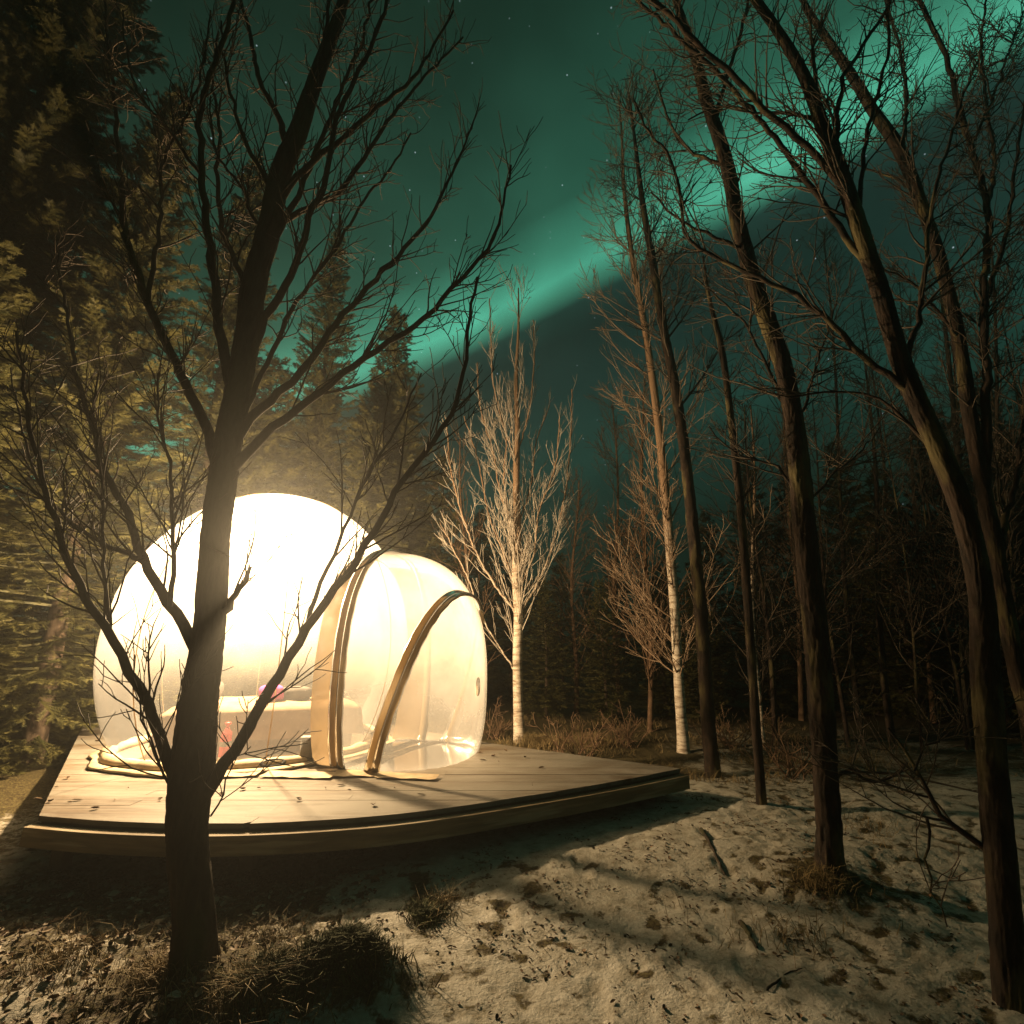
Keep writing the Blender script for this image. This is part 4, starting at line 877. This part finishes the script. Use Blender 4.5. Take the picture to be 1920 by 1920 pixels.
for (u, v, Yb) in [(1470, 900, 15), (1560, 830, 13.5), (1640, 880, 12.5), (1730, 760, 13), (1820, 700, 12), (1890, 820, 9.8), (1600, 990, 17), (1250, 1040, 18), (1150, 1030, 19), (1050, 1040, 18),
                   (960, 1010, 17), (900, 960, 16), (1020, 1085, 13.2), (1125, 1090, 12.6), (1230, 1060, 12.8), (1295, 1075, 12.2), (1960, 560, 10.5), (1010, 1080, 22), (1100, 1090, 24), (1200, 1090, 23), (1300, 1060, 22), (1400, 1010, 20), (1520, 980, 20), (1680, 960, 18), (1780, 900, 17), (1880, 860, 16), (780, 900, 17), (700, 860, 19)]:
    spruce_top(u, v, Yb, 'dark spruce in the crowded wood edge beyond the clearing', G2, random.uniform(1.0, 1.35))

# ------------------------------------------------------------------ ground cover
def blades(n, xy, hmin, hmax, wd, seed, lean=.5):
    rng = np.random.default_rng(seed); x, y = xy; z = gh(x, y) - .006; az = rng.uniform(0, 6.28, n); h = rng.uniform(hmin, hmax, n); ln = rng.normal(0, lean, (n, 2)) * h[:, None]
    b = np.stack([x, y, z], 1); sd_ = np.stack([np.cos(az), np.sin(az), np.zeros(n)], 1) * wd
    m1 = b + np.c_[ln * .4, h * .6]; tip = b + np.c_[ln * 1.15, h * .85]
    V = np.stack([b - sd_, b + sd_, m1 + sd_ * .7, m1 - sd_ * .7, tip], 1).reshape(-1, 3); o = np.arange(n) * 5
    g = Geo(); g.add(V, np.stack([o, o + 1, o + 2, o + 3], 1), np.stack([o + 3, o + 2, o + 4], 1)); return g
def blob(n, cx, cy, rx, ry, rng): a = rng.uniform(0, 6.28, n); r = np.abs(rng.normal(0, .55, n)); return cx + rx * r * np.cos(a), cy + ry * r * np.sin(a)
rng = np.random.default_rng(77)
parts = [blob(900, -1.2, 2.8, .35, .18, rng), blob(700, -1.75, 3.0, .3, .2, rng), blob(250, -1.35, 3.35, .3, .2, rng), blob(260, 2.0, 3.75, .3, .22, rng), blob(500, -2.4, 3.2, .5, .4, rng), blob(250, -.45, 3.75, .15, .2, rng), blob(250, 1.5, 3.3, .8, .4, rng), blob(200, 3.0, 4.8, .8, .8, rng)]
xx = np.concatenate([p[0] for p in parts]); yy = np.concatenate([p[1] for p in parts])
tag(obj('dry_grass', blades(len(xx), (xx, yy), .03, .13, .0022, 5, .7).mesh('dry_grass', smooth=False), M_GRASS), 'thin dry grass blades poking through the snow around the tree feet', 'grass', kind='stuff')
xx = rng.uniform(-2.5, 6, 16000); yy = rng.uniform(6.2, 13, 16000); keep = np.array([not in_deck(np.array([a]), b)[0] for a, b in zip(xx, yy)]) & (fbm(xx * 1.3, yy * 1.3) > .08); xx = xx[keep]; yy = yy[keep]
tag(obj('dry_grass', blades(len(xx), (xx, yy), .03, .17, .004, 6, 1.0).mesh('dry_grass', smooth=False), M_GRASS), 'matted brown grass in the clearing behind the deck', 'grass', kind='stuff')
def tussock(x, y, rx, ry, n, lab, mat=M_MOSS, h=(.03, .095)):
    rr = np.random.default_rng(int(abs(x * 1000) + abs(y * 100))); p = blob(n, x, y, rx, ry, rr); b = np.array([x, y, g1(x, y)])
    me = blades(n, p, h[0], h[1], .0035, 9, .55).mesh('grass_tussock', b, smooth=False); return tag(obj('grass_tussock', me, mat, None, b), lab, 'plant')
tussock(-.80, 3.0, .24, .15, 3000, 'dark mossy tussock at the left edge of the snowy path')
tussock(-1.12, 2.82, .26, .16, 1800, 'low green tussock between the dark mossy clump and the big tree')
tussock(-.52, 3.62, .13, .12, 700, 'small brown-green clump beside the trodden path below the deck')
tussock(1.98, 3.70, .13, .09, 700, 'dry grass clump at the foot of the straight dark trunk', M_GRASS, (.02, .07))
tussock(.45, 9.3, .5, .4, 1500, 'rust-lit dry grass clump at the foot of the pale birch', M_GRASS, (.08, .28))
tussock(1.4, 9.6, .5, .4, 1200, 'brown dry grass clump in the clearing right of the pale birch', M_GRASS, (.08, .28))

def leaves(n, xs_, ys_, s0, s1, seed, zoff=.004, tilt=.35, zf=None, amin=.35):
    rng = np.random.default_rng(seed); z = (gh(xs_, ys_) if zf is None else np.full(n, zf)) + zoff
    az = rng.uniform(0, 6.28, n); sz = s0 + (s1 - s0) * rng.random(n) ** 2.2; asp = rng.uniform(amin, .75, n)
    nrm = np.c_[rng.normal(0, tilt, (n, 2)), np.ones(n)]; nrm /= np.linalg.norm(nrm, axis=1, keepdims=True)
    a = np.c_[np.cos(az), np.sin(az), np.zeros(n)]; a -= nrm * np.sum(a * nrm, 1, keepdims=True); b = np.cross(nrm, a); c = np.stack([xs_, ys_, z], 1)
    curl = (nrm * (sz * rng.uniform(.1, .5, n))[:, None]); A_ = a * sz[:, None]; B_ = b * (sz * asp)[:, None]
    V = np.stack([c - A_ + curl * .5, c - A_ * .3 + B_ + curl, c + A_ * .4 + B_ * .8 + curl, c + A_ + curl * .4, c + A_ * .4 - B_ * .8 + curl * .8, c - A_ * .3 - B_ + curl, c - A_ * .3, c + A_ * .4], 1).reshape(-1, 3); o = np.arange(n) * 8
    g = Geo(); g.add(V, np.concatenate([np.stack([o + 6, o + 7, o + 2, o + 1], 1), np.stack([o + 5, o + 4, o + 7, o + 6], 1)]), np.concatenate([np.stack([o, o + 6, o + 1], 1), np.stack([o, o + 5, o + 6], 1), np.stack([o + 3, o + 2, o + 7], 1), np.stack([o + 3, o + 7, o + 4], 1)])); return g
n = 15000; xl = rng.uniform(-.9, 2.8, n); yl = rng.uniform(2.2, 5.8, n); kp = (fbm(xl * 2.2, yl * 2.2) + .25 * noise(xl * 9, yl * 9) > -.02 + .28 * rng.random(n) - .12 * np.exp(-(((xl - .3) / 1.0) ** 2 + ((yl - 3.7) / .9) ** 2))); kp &= np.array([not in_deck(np.array([a]), b)[0] for a, b in zip(xl, yl)]); xl, yl = xl[kp], yl[kp]
tag(obj('leaf_litter', leaves(len(xl), xl, yl, .0025, .019, 8, .003, .4, None, .12).mesh('leaf_litter', smooth=False), M_LEAF), 'small dark leaf scraps strewn over the snowy path', 'leaves', kind='stuff')
n = 2600; xl = rng.uniform(-4.2, -.9, n); yl = rng.uniform(2.3, 4.3, n)
tag(obj('leaf_litter', leaves(n, xl, yl, .012, .035, 9, .006, .6).mesh('leaf_litter', smooth=False), M_LEAF), 'brown fallen leaves matted on the ground below the left of the deck', 'leaves', kind='stuff')
n = 900; xl = rng.uniform(-4.0, -.9, n); yl = rng.uniform(2.3, 4.0, n)
tag(obj('leaf_litter', leaves(n, xl, yl, .014, .038, 10, .014, .5).mesh('leaf_litter', smooth=False), M_PALELEAF), 'frosted pale leaves scattered among the brown litter left of the big tree', 'leaves', kind='stuff')

# dead leaves on the deck, one by one
lf = [leaves(1, np.zeros(1), np.zeros(1), s_, s_ * 1.2, 60 + k, .004, .2, 0).mesh('fallen_leaf', smooth=False) for k, s_ in enumerate((.02, .026, .03, .035))]
for m_ in lf: m_.materials.append(M_LEAF)
for (u, v) in [(70, 1500), (95, 1503), (130, 1505), (145, 1500), (178, 1516), (125, 1460), (105, 1476), (240, 1478), (195, 1372), (182, 1390), (485, 1478), (610, 1478), (655, 1482), (700, 1510), (415, 1490), (790, 1490), (850, 1400), (880, 1405), (900, 1412), (925, 1418),
               (948, 1408), (560, 1500), (905, 1425), (870, 1420), (985, 1420), (455, 1480), (300, 1500), (215, 1500), (640, 1472), (740, 1478), (1015, 1440), (935, 1428)]:
    d = pixdir(u, v); t_ = (DZ + .006 - CAMZ) / d.z; o = obj('fallen_leaf', random.choice(lf), None, None, (d.x * t_, d.y * t_, DZ + .004)); o.rotation_euler = (0, 0, random.uniform(0, 6.28))
    tag(o, 'small dry brown leaf lying on the frosted deck', 'leaf', 'dead leaves on the deck')

# sticks on the snow
for (pts, w0, lab) in [([(1318, 1590), (1335, 1625), (1362, 1668)], .018, 'dark broken stick lying on the snow beside the path'),
                       ([(1392, 1755), (1405, 1775), (1420, 1800)], .016, 'short dark stick sunk in the snow near the footprints'),
                       ([(1440, 1872), (1460, 1858), (1485, 1848), (1510, 1845)], .006, 'thin curved twig arching over the snow by the footprints')]:
    P = []
    for u, v in pts:
        d = pixdir(u, v); t_ = -CAMZ / d.z; P.append((d.x * t_, d.y * t_, g1(d.x * t_, d.y * t_) + w0 * .4))
    P = spline(np.array(P), 14); P[:, :2] += RNG.normal(0, .004, (14, 2)); b = P[0].copy(); g = Geo(); tubes(g, [(P, np.linspace(w0, w0 * .4, 14))], 7)
    tag(obj('fallen_stick', g.mesh('fallen_stick', b), M_BARK, None, b), lab, 'stick')

# ------------------------------------------------------------------ added haze, standing in for the lens glow round the lamp
HZ = 0.0074
mh, nh, oh = newmat('glow_haze')
pv = N(nh, 'ShaderNodeVolumePrincipled', ins={'Density': HZ, 'Anisotropy': 0.8}); pv.inputs['Color'].default_value = (.92, .94, .92, 1); nh.links.new(pv.outputs[0], oh.inputs['Volume'])
g = Geo(); box(g, (0, 0, 11), (160, 160, 12.8)); tag(obj('haze', g.mesh('haze', smooth=False), mh), 'thin haze added over the clearing to spread the lamp glow', kind='stuff')
